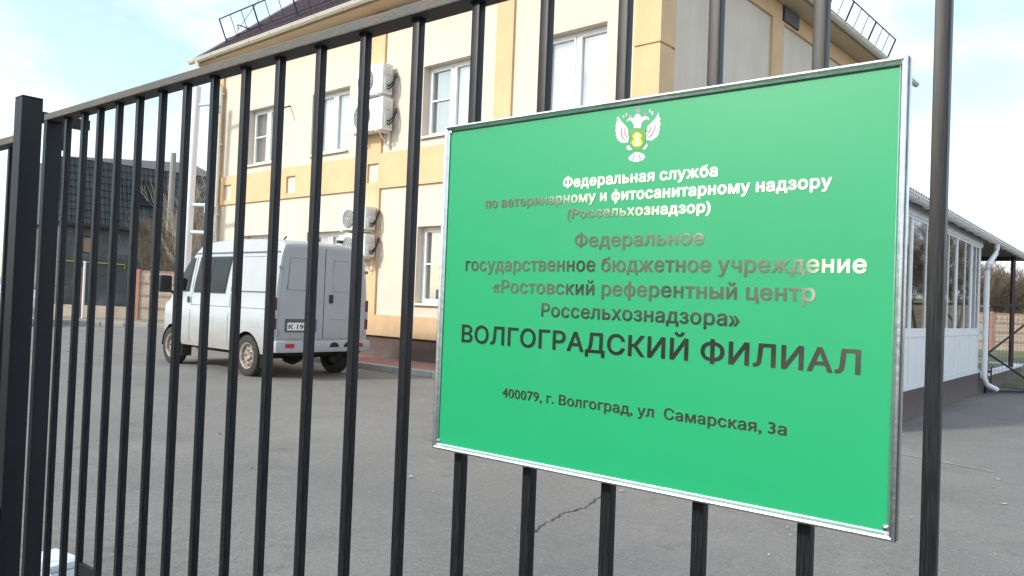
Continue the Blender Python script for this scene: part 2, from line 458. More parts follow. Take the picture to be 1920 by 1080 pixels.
# ------------------------------------------------------------------ letter outlines and emblem outlines
GLYPHS_BOLD = {
    '(': (360, [[(36, 207), (58, 57), (130, -113), (241, -256), (256, -261), (311, -261), (326, -257), (337, -248), (342, -233), (339, -218), (261, -83), (215, 62), (198, 232), (214, 397), (259, 542), (340, 682), (341, 702), (326, 721), (311, 725), (256, 725), (241, 720), (127, 572), (58, 407), (33, 237)]]),
    ')': (360, [[(-16, -243), (-6, -255), (9, -261), (64, -261), (79, -257), (91, -248), (194, -113), (265, 57), (290, 227), (265, 407), (196, 572), (89, 713), (69, 725), (0, 722), (-13, 712), (-19, 692), (-14, 677), (64, 542), (108, 402), (124, 227), (108, 62), (64, -78), (-16, -218)]]),
    'Р': (672, [[(58, -13), (68, -25), (83, -31), (183, -31), (204, -18), (209, -3), (209, 232), (388, 238), (443, 250), (488, 269), (528, 295), (560, 327), (583, 364), (602, 407), (612, 452), (615, 497), (612, 537), (602, 587), (585, 627), (559, 667), (528, 699), (488, 726), (443, 744), (398, 755), (338, 759), (83, 759), (68, 753), (59, 742), (55, 727), (55, 2)], [(213, 378), (209, 382), (209, 612), (363, 613), (408, 600), (437, 577), (456, 542), (462, 497), (454, 447), (448, 432), (428, 407), (408, 394), (363, 380)]]),
    'Ф': (863, [[(30, 315), (46, 240), (70, 185), (104, 135), (145, 95), (195, 63), (250, 40), (335, 22), (337, -50), (342, -60), (353, -70), (365, -73), (465, -72), (480, -64), (489, -50), (490, 21), (575, 40), (635, 65), (680, 95), (720, 133), (755, 180), (780, 238), (796, 300), (800, 365), (796, 430), (780, 490), (755, 545), (724, 590), (680, 632), (630, 665), (575, 687), (490, 705), (489, 775), (475, 795), (460, 800), (360, 799), (345, 791), (337, 775), (335, 704), (250, 687), (195, 664), (144, 630), (105, 593), (75, 550), (47, 490), (31, 430), (27, 365)], [(180, 329), (181, 405), (188, 440), (204, 475), (240, 518), (265, 533), (300, 547), (335, 553), (335, 174), (305, 178), (270, 191), (240, 209), (224, 225), (202, 255), (189, 285)], [(490, 174), (490, 550), (490, 554), (495, 554), (558, 535), (585, 519), (608, 495), (625, 471), (638, 440), (645, 405), (648, 365), (645, 320), (637, 285), (625, 255), (607, 230), (585, 208), (556, 190), (525, 179)]]),
    'а': (593, [[(15, 115), (27, 75), (43, 45), (64, 20), (95, -6), (155, -34), (225, -43), (265, -40), (315, -28), (365, -5), (375, -23), (390, -30), (480, -31), (500, -24), (508, -15), (512, 0), (510, 395), (501, 440), (489, 470), (470, 500), (428, 540), (400, 555), (350, 573), (300, 580), (245, 580), (180, 566), (125, 542), (95, 520), (65, 490), (45, 461), (31, 430), (29, 410), (43, 390), (135, 362), (150, 362), (165, 370), (190, 408), (212, 425), (245, 439), (295, 441), (330, 432), (346, 420), (358, 400), (363, 365), (345, 357), (170, 331), (120, 315), (75, 289), (49, 265), (22, 220), (12, 155)], [(165, 131), (162, 150), (166, 170), (190, 192), (240, 207), (360, 226), (363, 220), (361, 180), (350, 150), (325, 121), (295, 104), (245, 96), (210, 99), (180, 112)]]),
    'б': (625, [[(21, 220), (35, 150), (56, 100), (81, 62), (120, 20), (156, -5), (196, -25), (251, -39), (296, -43), (346, -39), (401, -22), (441, 0), (479, 30), (511, 65), (536, 105), (556, 155), (568, 205), (571, 260), (568, 310), (557, 360), (537, 410), (516, 445), (486, 482), (451, 512), (409, 535), (366, 547), (326, 551), (291, 549), (256, 540), (196, 512), (194, 515), (216, 535), (261, 553), (386, 570), (441, 586), (471, 601), (498, 625), (512, 645), (522, 670), (530, 730), (520, 750), (501, 759), (411, 758), (394, 745), (387, 715), (381, 709), (356, 702), (256, 690), (216, 681), (151, 651), (101, 610), (61, 550), (35, 475), (22, 390), (19, 340)], [(171, 212), (168, 255), (176, 313), (199, 360), (231, 392), (276, 409), (326, 409), (366, 394), (394, 365), (407, 340), (419, 290), (419, 220), (405, 165), (391, 142), (365, 115), (341, 103), (301, 96), (271, 99), (246, 106), (211, 129), (198, 145), (183, 170)]]),
    'в': (597, [[(47, -13), (57, -25), (72, -31), (372, -29), (407, -22), (445, -8), (477, 12), (516, 52), (540, 112), (541, 177), (533, 207), (518, 237), (502, 257), (468, 287), (486, 302), (507, 331), (518, 362), (522, 402), (515, 447), (496, 487), (457, 528), (412, 553), (352, 569), (297, 573), (77, 573), (62, 570), (52, 562), (44, 542), (44, 2)], [(192, 111), (189, 117), (189, 207), (192, 211), (352, 209), (369, 202), (383, 187), (389, 167), (389, 142), (382, 128), (367, 117), (332, 111)], [(192, 346), (189, 352), (189, 427), (192, 432), (322, 430), (357, 418), (370, 402), (367, 372), (357, 360), (342, 353), (297, 346)]]),
    'д': (647, [[(-9, -170), (1, -182), (16, -188), (106, -188), (127, -180), (137, -160), (137, -35), (141, -31), (466, -31), (474, -35), (474, -160), (484, -180), (501, -188), (591, -188), (606, -184), (618, -175), (623, -155), (622, 90), (616, 100), (601, 111), (546, 112), (540, 115), (540, 540), (537, 555), (526, 568), (506, 573), (156, 573), (141, 568), (133, 560), (127, 545), (103, 270), (83, 175), (72, 145), (51, 115), (6, 109), (-5, 100), (-12, 85)], [(216, 114), (234, 175), (242, 220), (266, 430), (389, 430), (391, 115), (386, 112)]]),
    'е': (614, [[(21, 210), (35, 150), (51, 110), (76, 67), (111, 27), (151, -3), (201, -27), (246, -38), (301, -43), (376, -35), (416, -22), (476, 11), (523, 60), (551, 120), (553, 135), (545, 150), (531, 160), (431, 181), (413, 170), (394, 135), (366, 111), (321, 98), (276, 99), (236, 113), (212, 130), (186, 165), (176, 190), (173, 210), (531, 211), (546, 215), (556, 224), (561, 235), (562, 280), (559, 330), (552, 375), (539, 415), (520, 455), (478, 510), (426, 547), (391, 564), (331, 578), (291, 581), (241, 577), (191, 563), (149, 540), (110, 510), (76, 471), (51, 429), (33, 380), (21, 325), (18, 265)], [(176, 348), (194, 390), (224, 420), (246, 432), (291, 441), (336, 434), (361, 420), (388, 390), (404, 350), (396, 347)]]),
    'ж': (842, [[(2, -13), (12, -25), (27, -31), (137, -31), (152, -26), (327, 193), (329, -3), (335, -18), (347, -28), (447, -31), (462, -27), (473, -18), (478, -3), (478, 182), (482, 189), (652, -25), (672, -31), (777, -31), (792, -26), (806, -8), (806, 7), (802, 17), (598, 277), (797, 523), (804, 542), (797, 561), (787, 569), (772, 573), (667, 573), (652, 568), (482, 353), (478, 362), (478, 542), (474, 557), (465, 567), (452, 573), (347, 570), (333, 557), (329, 542), (327, 348), (154, 567), (132, 573), (32, 573), (15, 567), (2, 547), (7, 525), (209, 277), (4, 17), (-1, 2)]]),
    'з': (528, [[(17, 111), (32, 67), (49, 41), (72, 18), (107, -5), (172, -29), (247, -37), (287, -35), (322, -28), (367, -12), (397, 5), (425, 26), (447, 51), (464, 81), (474, 111), (478, 151), (475, 186), (459, 226), (438, 256), (404, 286), (421, 301), (442, 331), (453, 361), (457, 396), (455, 431), (445, 461), (430, 491), (407, 518), (357, 556), (327, 568), (287, 578), (247, 580), (207, 577), (142, 560), (107, 542), (77, 517), (42, 471), (30, 436), (27, 393), (34, 381), (47, 373), (152, 373), (168, 386), (174, 411), (182, 424), (207, 440), (227, 445), (247, 447), (277, 441), (292, 433), (302, 421), (308, 406), (308, 381), (289, 356), (257, 344), (192, 341), (172, 329), (166, 311), (166, 241), (172, 226), (187, 216), (262, 211), (302, 196), (322, 171), (323, 141), (307, 119), (287, 107), (267, 101), (222, 101), (201, 106), (176, 121), (157, 156), (142, 166), (42, 167), (27, 161), (17, 150), (14, 136)]]),
    'и': (624, [[(47, -13), (57, -25), (72, -31), (162, -31), (180, -23), (392, 298), (396, -13), (407, -26), (422, -31), (517, -31), (537, -18), (543, 2), (543, 542), (532, 565), (512, 573), (427, 573), (407, 564), (197, 248), (194, 257), (192, 552), (182, 566), (167, 573), (72, 573), (52, 562), (44, 542), (44, 2)]]),
    'л': (609, [[(-19, -13), (-9, -25), (6, -31), (81, -28), (121, -15), (161, 12), (181, 37), (201, 72), (215, 112), (224, 157), (236, 267), (243, 427), (246, 431), (371, 431), (379, 427), (380, -8), (389, -23), (406, -31), (501, -31), (521, -20), (529, 2), (529, 537), (527, 552), (521, 562), (511, 570), (496, 573), (131, 573), (116, 570), (107, 562), (99, 542), (87, 257), (81, 192), (73, 152), (63, 127), (53, 117), (36, 113), (1, 111), (-17, 97), (-22, 82)]]),
    'м': (802, [[(47, -13), (57, -25), (77, -31), (167, -31), (182, -23), (190, -13), (193, 252), (197, 266), (319, -18), (327, -26), (342, -31), (422, -31), (434, -28), (448, -13), (567, 271), (571, 257), (574, -13), (582, -24), (597, -31), (692, -31), (711, -23), (718, -13), (721, 2), (721, 542), (713, 562), (702, 570), (687, 573), (557, 573), (542, 569), (534, 562), (382, 196), (230, 562), (207, 573), (72, 573), (57, 567), (48, 557), (44, 542), (44, 2)]]),
    'н': (621, [[(47, -13), (57, -25), (72, -31), (167, -31), (189, -18), (194, -3), (194, 202), (197, 207), (382, 207), (390, 202), (390, -3), (396, -18), (407, -28), (422, -31), (512, -31), (532, -20), (540, 2), (540, 542), (536, 557), (527, 567), (512, 573), (417, 573), (403, 567), (394, 557), (390, 542), (387, 350), (197, 350), (194, 357), (194, 542), (187, 561), (177, 569), (162, 573), (72, 573), (52, 562), (44, 542), (44, 2)]]),
    'о': (630, [[(21, 210), (36, 150), (51, 110), (76, 67), (111, 27), (151, -3), (196, -25), (246, -39), (296, -43), (346, -39), (396, -26), (441, -3), (481, 26), (517, 65), (543, 110), (560, 155), (573, 215), (576, 270), (573, 325), (561, 380), (541, 430), (516, 473), (483, 510), (441, 542), (396, 564), (346, 577), (296, 581), (246, 577), (196, 563), (151, 542), (111, 511), (80, 475), (53, 430), (33, 380), (21, 325), (18, 270)], [(171, 234), (171, 300), (183, 355), (197, 385), (226, 419), (246, 432), (266, 438), (296, 441), (321, 439), (351, 430), (386, 400), (410, 360), (419, 330), (424, 300), (424, 240), (409, 175), (396, 151), (366, 118), (346, 106), (321, 99), (271, 99), (246, 106), (225, 120), (195, 155), (184, 180)]]),
    'п': (620, [[(47, -13), (57, -25), (72, -31), (162, -31), (182, -24), (192, -10), (194, 427), (197, 431), (382, 431), (390, 427), (391, -8), (400, -23), (417, -31), (512, -31), (532, -19), (539, 2), (539, 542), (535, 557), (527, 566), (507, 573), (77, 573), (62, 570), (52, 562), (44, 542), (44, 2)]]),
    'р': (643, [[(47, -217), (57, -229), (72, -235), (167, -235), (189, -222), (194, -207), (194, -7), (197, 1), (232, -22), (287, -40), (327, -43), (382, -37), (427, -23), (467, -2), (498, 23), (532, 63), (557, 108), (575, 158), (586, 213), (589, 268), (586, 323), (575, 383), (556, 433), (529, 478), (502, 510), (470, 538), (427, 562), (377, 577), (327, 581), (292, 579), (232, 561), (192, 534), (186, 558), (177, 568), (162, 573), (72, 573), (57, 567), (47, 556), (44, 538), (44, -202)], [(192, 265), (194, 308), (210, 368), (232, 406), (267, 432), (317, 441), (362, 432), (385, 418), (412, 385), (424, 358), (436, 303), (438, 268), (431, 208), (423, 178), (411, 153), (382, 120), (362, 108), (337, 100), (292, 100), (267, 108), (234, 133), (207, 178), (198, 208)]]),
    'с': (602, [[(21, 210), (36, 150), (51, 110), (76, 67), (111, 27), (151, -3), (201, -27), (241, -38), (291, -43), (351, -38), (411, -20), (475, 20), (512, 60), (528, 85), (548, 135), (550, 150), (543, 165), (526, 176), (431, 198), (411, 187), (385, 135), (351, 108), (326, 100), (296, 97), (246, 106), (210, 135), (195, 155), (184, 180), (171, 235), (169, 265), (176, 330), (194, 380), (211, 404), (244, 430), (271, 439), (321, 439), (356, 427), (390, 395), (409, 355), (426, 345), (441, 345), (526, 366), (541, 377), (548, 395), (526, 455), (496, 497), (471, 521), (431, 548), (381, 569), (326, 580), (296, 581), (241, 576), (191, 561), (151, 542), (111, 510), (76, 471), (53, 430), (33, 380), (21, 325), (18, 270)]]),
    'т': (501, [[(-20, 452), (-9, 439), (6, 433), (157, 432), (159, -8), (168, -23), (186, -31), (276, -31), (291, -27), (302, -18), (307, -3), (307, 427), (311, 433), (456, 433), (476, 441), (487, 462), (487, 542), (483, 557), (471, 569), (456, 573), (1, 572), (-14, 563), (-22, 547)]]),
    'у': (593, [[(-3, 529), (198, -1), (177, -62), (156, -91), (132, -98), (82, -93), (62, -106), (38, -191), (38, -206), (42, -216), (54, -226), (97, -237), (157, -238), (187, -232), (217, -221), (257, -192), (292, -151), (309, -121), (559, 529), (561, 549), (552, 564), (532, 573), (432, 573), (412, 561), (277, 196), (147, 559), (137, 568), (122, 573), (17, 572), (4, 564), (-3, 554)]]),
    'ф': (719, [[(21, 223), (33, 158), (53, 108), (80, 63), (111, 28), (151, -2), (196, -25), (265, -42), (266, -207), (276, -227), (296, -235), (386, -235), (401, -230), (411, -222), (416, -207), (416, -42), (486, -25), (531, -2), (571, 28), (603, 63), (631, 108), (650, 158), (660, 208), (665, 268), (661, 328), (650, 378), (631, 428), (604, 473), (571, 510), (531, 541), (486, 563), (416, 579), (416, 728), (412, 743), (403, 753), (386, 759), (296, 759), (281, 755), (271, 745), (266, 728), (264, 578), (196, 563), (151, 541), (111, 510), (79, 473), (53, 428), (33, 378), (23, 328), (18, 273)], [(171, 222), (167, 268), (169, 298), (183, 358), (211, 408), (231, 427), (261, 442), (266, 433), (266, 103), (261, 98), (246, 103), (209, 133), (183, 178)], [(416, 98), (416, 444), (436, 437), (456, 424), (489, 383), (509, 328), (516, 268), (509, 208), (488, 153), (456, 116), (436, 104)]]),
    'х': (578, [[(2, -13), (12, -25), (27, -31), (132, -31), (147, -26), (157, -16), (272, 156), (392, -25), (407, -31), (512, -31), (533, -23), (543, -3), (538, 17), (359, 272), (530, 527), (534, 547), (522, 566), (502, 573), (402, 573), (385, 567), (272, 397), (161, 567), (142, 573), (42, 573), (27, 570), (18, 562), (10, 547), (14, 527), (184, 277), (4, 17), (-1, 2)]]),
    'ь': (591, [[(47, -13), (57, -25), (77, -31), (307, -31), (392, -20), (427, -4), (457, 14), (487, 42), (512, 77), (525, 107), (532, 137), (536, 177), (525, 247), (507, 284), (462, 333), (427, 355), (392, 369), (352, 378), (194, 382), (194, 547), (186, 562), (167, 573), (67, 572), (52, 563), (44, 547), (44, 2)], [(197, 112), (194, 117), (194, 232), (197, 237), (332, 234), (366, 217), (383, 192), (386, 172), (382, 152), (367, 132), (347, 120), (302, 112)]]),
    'я': (587, [[(-7, -13), (3, -25), (18, -31), (123, -31), (136, -28), (148, -16), (263, 172), (353, 173), (357, 167), (357, -3), (362, -18), (373, -27), (388, -31), (478, -31), (498, -20), (506, 2), (506, 542), (502, 557), (493, 567), (473, 573), (258, 573), (188, 568), (128, 550), (73, 514), (42, 477), (23, 432), (14, 367), (21, 317), (41, 267), (77, 227), (110, 202), (-7, 14), (-10, 2)], [(168, 347), (164, 372), (167, 392), (183, 417), (198, 425), (263, 435), (357, 432), (357, 312), (353, 308), (223, 311), (198, 318), (183, 327)]]),
}
GLYPHS_MEDIUM = {
    ',': (244, [[(28, 49), (35, 24), (53, 4), (73, -5), (75, -11), (76, -26), (67, -56), (38, -96), (38, -121), (42, -131), (53, -138), (63, -139), (137, -101), (182, -41), (197, 24), (188, 79), (153, 129), (108, 144), (98, 143), (63, 133), (38, 109), (25, 69)]]),
    '.': (244, [[(31, 38), (40, 8), (65, -17), (111, -30), (151, -18), (176, 7), (190, 53), (178, 93), (153, 118), (106, 132), (66, 120), (40, 93), (28, 53)]]),
    '0': (525, [[(12, 318), (39, 148), (121, 18), (252, -30), (379, 18), (461, 148), (491, 338), (461, 533), (382, 660), (372, 667), (252, 712), (121, 663), (39, 533), (9, 343)], [(152, 311), (149, 343), (164, 473), (199, 548), (247, 573), (297, 552), (336, 473), (351, 343), (336, 208), (301, 133), (252, 108), (199, 133), (164, 208)]]),
    '1': (525, [[(182, -8), (189, -17), (199, -21), (299, -21), (314, -15), (321, -3), (321, 682), (314, 697), (304, 703), (199, 703), (188, 697), (182, 687)]]),
    '3': (525, [[(44, 23), (56, 10), (106, -11), (156, -24), (211, -30), (331, 0), (416, 83), (444, 193), (435, 268), (397, 338), (367, 358), (365, 363), (391, 384), (423, 438), (433, 518), (406, 618), (326, 688), (216, 712), (161, 709), (116, 698), (76, 683), (66, 677), (61, 668), (60, 568), (63, 558), (71, 550), (86, 549), (131, 566), (196, 577), (251, 566), (281, 538), (292, 493), (279, 453), (246, 429), (176, 418), (161, 406), (159, 303), (171, 288), (254, 273), (291, 240), (304, 193), (291, 143), (261, 117), (216, 106), (171, 111), (121, 128), (71, 156), (52, 153), (43, 138)]]),
    '4': (525, [[(-9, 217), (-2, 207), (8, 203), (278, 203), (279, 2), (283, -13), (293, -20), (303, -21), (398, -21), (413, -14), (419, 2), (419, 197), (423, 203), (473, 203), (489, 212), (492, 222), (492, 312), (488, 324), (478, 332), (423, 333), (419, 337), (419, 692), (411, 707), (398, 712), (353, 712), (338, 703), (-5, 282), (-10, 272)], [(193, 333), (189, 337), (278, 448), (278, 335)]]),
    '6': (525, [[(26, 218), (52, 98), (141, 2), (256, -29), (271, -29), (376, 1), (456, 83), (486, 193), (456, 310), (381, 387), (276, 415), (210, 408), (231, 451), (297, 528), (388, 598), (396, 608), (397, 618), (393, 628), (326, 710), (316, 712), (305, 708), (150, 568), (55, 408), (24, 238)], [(171, 171), (168, 253), (191, 267), (221, 277), (251, 280), (301, 268), (333, 238), (345, 198), (331, 145), (305, 118), (261, 106), (206, 123)]]),
    '7': (525, [[(31, 578), (46, 568), (301, 568), (310, 563), (73, 33), (76, 18), (86, 9), (171, -28), (186, -29), (201, -17), (509, 673), (510, 688), (503, 698), (491, 703), (46, 703), (36, 698), (28, 683), (28, 588)]]),
    '9': (525, [[(18, 473), (43, 378), (118, 300), (223, 270), (288, 278), (293, 273), (278, 240), (213, 159), (113, 79), (107, 68), (107, 58), (112, 48), (170, -22), (178, -28), (193, -29), (343, 100), (444, 263), (482, 443), (452, 578), (368, 675), (248, 712), (238, 711), (123, 679), (48, 602), (42, 593), (15, 493)], [(158, 482), (157, 493), (171, 538), (198, 565), (248, 575), (293, 561), (323, 527), (339, 473), (337, 438), (333, 432), (308, 418), (278, 408), (248, 405), (198, 420), (168, 448)]]),
    '«': (515, [[(10, 217), (162, -15), (177, -21), (267, -21), (277, -17), (286, -3), (282, 12), (144, 222), (144, 227), (282, 438), (286, 452), (282, 462), (272, 470), (262, 471), (177, 471), (162, 465), (13, 237)], [(212, 222), (367, -17), (377, -21), (467, -21), (482, -15), (489, -3), (485, 12), (347, 222), (347, 227), (485, 437), (489, 452), (485, 462), (467, 471), (377, 471), (367, 467), (216, 237)]]),
    '»': (515, [[(2, -8), (9, -17), (19, -21), (109, -21), (124, -15), (278, 222), (274, 237), (129, 459), (114, 471), (19, 471), (9, 467), (1, 452), (5, 437), (143, 227), (143, 222), (5, 12)], [(204, -3), (209, -14), (224, -21), (314, -21), (324, -18), (481, 222), (477, 237), (330, 462), (319, 470), (224, 471), (209, 464), (204, 453), (208, 437), (346, 227), (346, 222), (208, 12)]]),
    'А': (711, [[(3, -8), (10, -17), (20, -21), (120, -21), (135, -16), (142, -8), (206, 177), (210, 182), (470, 182), (480, 177), (550, -15), (565, -21), (660, -21), (670, -19), (680, -10), (682, 7), (416, 732), (405, 746), (285, 749), (269, 737), (3, 7)], [(255, 305), (251, 307), (252, 312), (340, 575), (433, 307)]]),
    'В': (677, [[(66, -8), (75, -18), (88, -21), (353, -21), (408, -18), (453, -10), (503, 7), (538, 28), (568, 55), (592, 87), (606, 117), (616, 157), (617, 232), (608, 267), (594, 302), (573, 330), (533, 367), (506, 382), (542, 407), (573, 452), (588, 502), (590, 537), (587, 572), (578, 607), (560, 647), (516, 697), (483, 718), (438, 737), (393, 746), (348, 749), (83, 749), (67, 737)], [(203, 103), (199, 107), (200, 307), (383, 307), (428, 293), (448, 278), (472, 252), (485, 212), (484, 172), (473, 147), (458, 131), (437, 117), (398, 107), (348, 103)], [(203, 429), (199, 437), (199, 617), (203, 625), (338, 625), (383, 621), (413, 612), (433, 597), (444, 582), (455, 557), (457, 512), (443, 477), (418, 451), (383, 435), (363, 431)]]),
    'Г': (598, [[(66, -8), (73, -17), (83, -21), (178, -21), (193, -14), (199, -3), (199, 622), (538, 627), (548, 637), (550, 647), (550, 732), (538, 747), (88, 749), (78, 747), (68, 739), (65, 727)]]),
    'Д': (838, [[(25, -164), (32, -173), (42, -177), (137, -177), (151, -169), (155, -159), (157, -21), (652, -21), (658, -24), (658, -154), (662, -169), (677, -177), (767, -177), (785, -169), (789, -154), (788, 86), (782, 96), (772, 102), (712, 102), (708, 106), (708, 726), (706, 736), (697, 746), (687, 749), (232, 749), (216, 741), (211, 726), (182, 371), (170, 286), (148, 196), (122, 136), (97, 104), (42, 102), (31, 96), (25, 86)], [(252, 106), (282, 186), (302, 276), (319, 416), (335, 621), (342, 625), (572, 624), (572, 103), (257, 102)]]),
    'И': (773, [[(66, -8), (73, -17), (83, -21), (198, -21), (213, -13), (548, 521), (552, 512), (549, -3), (553, -13), (568, -21), (663, -21), (680, -13), (684, 2), (684, 727), (678, 742), (663, 749), (553, 749), (538, 742), (203, 212), (200, 212), (199, 217), (199, 732), (193, 742), (178, 749), (83, 749), (71, 742), (65, 727)]]),
    'Й': (773, [[(66, -8), (73, -17), (83, -21), (198, -21), (213, -13), (548, 521), (552, 512), (549, -3), (553, -13), (568, -21), (663, -21), (680, -13), (684, 2), (684, 727), (678, 742), (663, 749), (553, 749), (538, 742), (203, 212), (200, 212), (199, 217), (199, 732), (193, 742), (178, 749), (83, 749), (71, 742), (65, 727)], [(213, 937), (223, 884), (249, 842), (268, 822), (318, 792), (373, 783), (403, 785), (433, 793), (483, 822), (502, 842), (528, 886), (538, 942), (533, 955), (523, 962), (443, 961), (434, 952), (428, 924), (415, 902), (393, 890), (373, 887), (348, 893), (333, 905), (320, 927), (316, 952), (303, 962), (228, 962), (216, 952)]]),
    'К': (692, [[(66, -8), (73, -17), (83, -21), (178, -21), (195, -13), (199, 2), (200, 307), (268, 309), (275, 307), (518, -17), (528, -21), (643, -21), (659, -13), (663, -3), (659, 12), (387, 372), (387, 377), (648, 717), (651, 732), (643, 744), (628, 749), (518, 749), (503, 743), (268, 432), (203, 432), (199, 437), (197, 737), (188, 746), (178, 749), (83, 749), (68, 739), (65, 727)]]),
    'Л': (768, [[(25, -8), (37, -20), (72, -21), (107, -19), (162, -5), (211, 27), (244, 77), (264, 132), (277, 207), (312, 624), (537, 625), (544, 622), (544, -3), (552, -17), (562, -21), (657, -21), (672, -14), (678, 2), (678, 727), (672, 742), (657, 749), (212, 749), (192, 742), (187, 727), (149, 262), (139, 177), (125, 132), (108, 112), (82, 104), (42, 102), (27, 92), (24, 82)]]),
    'О': (787, [[(40, 317), (42, 287), (57, 217), (83, 152), (117, 97), (155, 55), (200, 21), (260, -10), (320, -26), (385, -31), (445, -26), (500, -11), (560, 18), (610, 57), (650, 102), (684, 157), (708, 222), (721, 287), (726, 357), (721, 437), (708, 507), (682, 572), (648, 627), (608, 672), (555, 712), (505, 737), (440, 753), (380, 758), (320, 753), (260, 737), (205, 711), (156, 672), (115, 627), (82, 572), (56, 507), (43, 442), (37, 362)], [(170, 337), (173, 422), (182, 467), (198, 512), (219, 547), (244, 577), (275, 602), (305, 616), (340, 627), (380, 631), (420, 627), (455, 617), (490, 600), (519, 577), (545, 547), (565, 512), (581, 467), (591, 417), (594, 362), (591, 307), (580, 257), (565, 217), (542, 177), (520, 152), (490, 128), (455, 111), (420, 101), (385, 97), (345, 100), (305, 112), (275, 126), (248, 147), (220, 178), (198, 217), (181, 262), (172, 307)]]),
    'Р': (660, [[(66, -8), (75, -18), (88, -21), (178, -21), (189, -18), (198, -8), (199, 242), (388, 248), (443, 261), (483, 278), (522, 302), (551, 332), (574, 367), (591, 407), (602, 452), (605, 502), (602, 542), (593, 582), (577, 622), (553, 659), (523, 690), (483, 717), (443, 733), (393, 746), (338, 749), (83, 749), (67, 737)], [(203, 368), (199, 372), (199, 622), (368, 623), (413, 609), (446, 582), (465, 547), (472, 492), (466, 452), (459, 432), (433, 398), (393, 376), (363, 370)]]),
    'С': (754, [[(40, 317), (42, 287), (57, 217), (83, 152), (117, 97), (155, 55), (205, 17), (260, -10), (320, -26), (380, -31), (460, -23), (525, -1), (589, 37), (640, 91), (673, 147), (688, 187), (697, 227), (692, 242), (675, 250), (575, 248), (565, 237), (549, 192), (525, 157), (495, 131), (445, 106), (420, 100), (380, 97), (340, 101), (305, 112), (275, 127), (248, 147), (222, 177), (198, 217), (183, 257), (172, 307), (169, 362), (172, 417), (182, 467), (199, 512), (216, 542), (245, 577), (275, 601), (305, 617), (340, 627), (385, 631), (425, 627), (460, 616), (496, 597), (515, 582), (540, 552), (566, 487), (580, 477), (675, 477), (690, 483), (696, 492), (697, 502), (675, 577), (657, 612), (615, 666), (560, 710), (525, 729), (460, 750), (385, 758), (320, 753), (260, 737), (205, 711), (156, 672), (115, 627), (82, 572), (56, 507), (43, 442), (37, 362)]]),
    'Ф': (851, [[(40, 315), (56, 240), (78, 190), (113, 140), (150, 104), (200, 71), (255, 49), (345, 32), (346, -45), (356, -60), (365, -63), (460, -63), (475, -55), (480, -45), (480, 31), (570, 49), (625, 71), (675, 104), (710, 137), (746, 185), (771, 240), (786, 300), (790, 365), (785, 430), (771, 485), (747, 540), (715, 585), (675, 623), (625, 656), (575, 676), (510, 692), (480, 695), (480, 770), (470, 787), (460, 790), (365, 790), (354, 785), (347, 775), (345, 695), (315, 692), (255, 678), (200, 655), (148, 620), (112, 585), (80, 540), (56, 485), (42, 430), (37, 365)], [(170, 328), (171, 405), (178, 440), (192, 475), (210, 502), (235, 527), (265, 545), (300, 558), (345, 566), (345, 161), (297, 170), (265, 182), (235, 200), (210, 225), (193, 250), (178, 285)], [(480, 161), (480, 565), (485, 566), (525, 558), (560, 546), (590, 528), (613, 505), (634, 475), (647, 445), (655, 405), (658, 365), (655, 320), (646, 280), (633, 250), (612, 220), (590, 199), (560, 181), (525, 169)]]),
    'а': (581, [[(25, 120), (35, 80), (50, 53), (70, 28), (100, 3), (125, -12), (160, -25), (230, -33), (285, -27), (335, -9), (370, 16), (375, 10), (377, -10), (390, -20), (480, -21), (495, -15), (502, 0), (500, 395), (490, 440), (480, 466), (461, 495), (420, 534), (395, 546), (345, 564), (280, 571), (245, 570), (180, 556), (125, 531), (100, 512), (74, 485), (54, 455), (40, 425), (39, 410), (50, 398), (145, 371), (160, 380), (185, 418), (210, 435), (255, 451), (300, 451), (335, 441), (356, 425), (368, 400), (372, 360), (370, 355), (350, 348), (170, 321), (120, 304), (80, 280), (58, 260), (31, 215), (22, 155)], [(155, 130), (152, 150), (158, 175), (165, 186), (185, 201), (235, 216), (370, 238), (373, 235), (371, 180), (366, 160), (345, 126), (315, 102), (270, 88), (210, 89), (172, 105)]]),
    'б': (613, [[(31, 220), (46, 150), (65, 105), (91, 65), (126, 28), (161, 3), (201, -16), (246, -28), (291, -33), (346, -29), (391, -16), (431, 5), (475, 40), (502, 70), (527, 110), (546, 155), (558, 210), (561, 260), (557, 315), (548, 355), (531, 400), (508, 440), (479, 475), (446, 504), (411, 524), (366, 537), (326, 541), (291, 538), (261, 531), (206, 505), (166, 476), (164, 480), (172, 500), (189, 525), (206, 541), (231, 554), (261, 564), (411, 586), (468, 610), (490, 630), (511, 670), (520, 725), (519, 735), (511, 745), (496, 749), (411, 747), (401, 737), (396, 710), (386, 700), (356, 692), (296, 687), (221, 672), (156, 643), (106, 602), (70, 545), (46, 475), (32, 390), (29, 340)], [(161, 211), (158, 255), (166, 315), (190, 365), (226, 400), (251, 413), (276, 419), (326, 419), (351, 413), (371, 403), (403, 370), (416, 345), (429, 290), (429, 220), (414, 160), (391, 125), (369, 105), (346, 94), (301, 86), (271, 89), (241, 97), (206, 120), (189, 140), (175, 165)]]),
    'в': (585, [[(55, -8), (62, -17), (72, -21), (372, -19), (407, -12), (442, 2), (467, 18), (507, 57), (522, 87), (531, 117), (531, 177), (524, 202), (509, 232), (493, 252), (452, 287), (477, 308), (497, 332), (508, 362), (512, 402), (504, 447), (487, 482), (452, 519), (407, 545), (352, 559), (297, 563), (77, 563), (67, 562), (57, 553), (54, 542)], [(182, 101), (179, 107), (179, 217), (182, 221), (352, 219), (372, 212), (392, 192), (400, 157), (398, 137), (387, 119), (372, 108), (332, 101)], [(182, 336), (179, 342), (179, 437), (182, 442), (327, 440), (362, 427), (379, 407), (381, 387), (376, 367), (363, 352), (347, 344), (297, 336)]]),
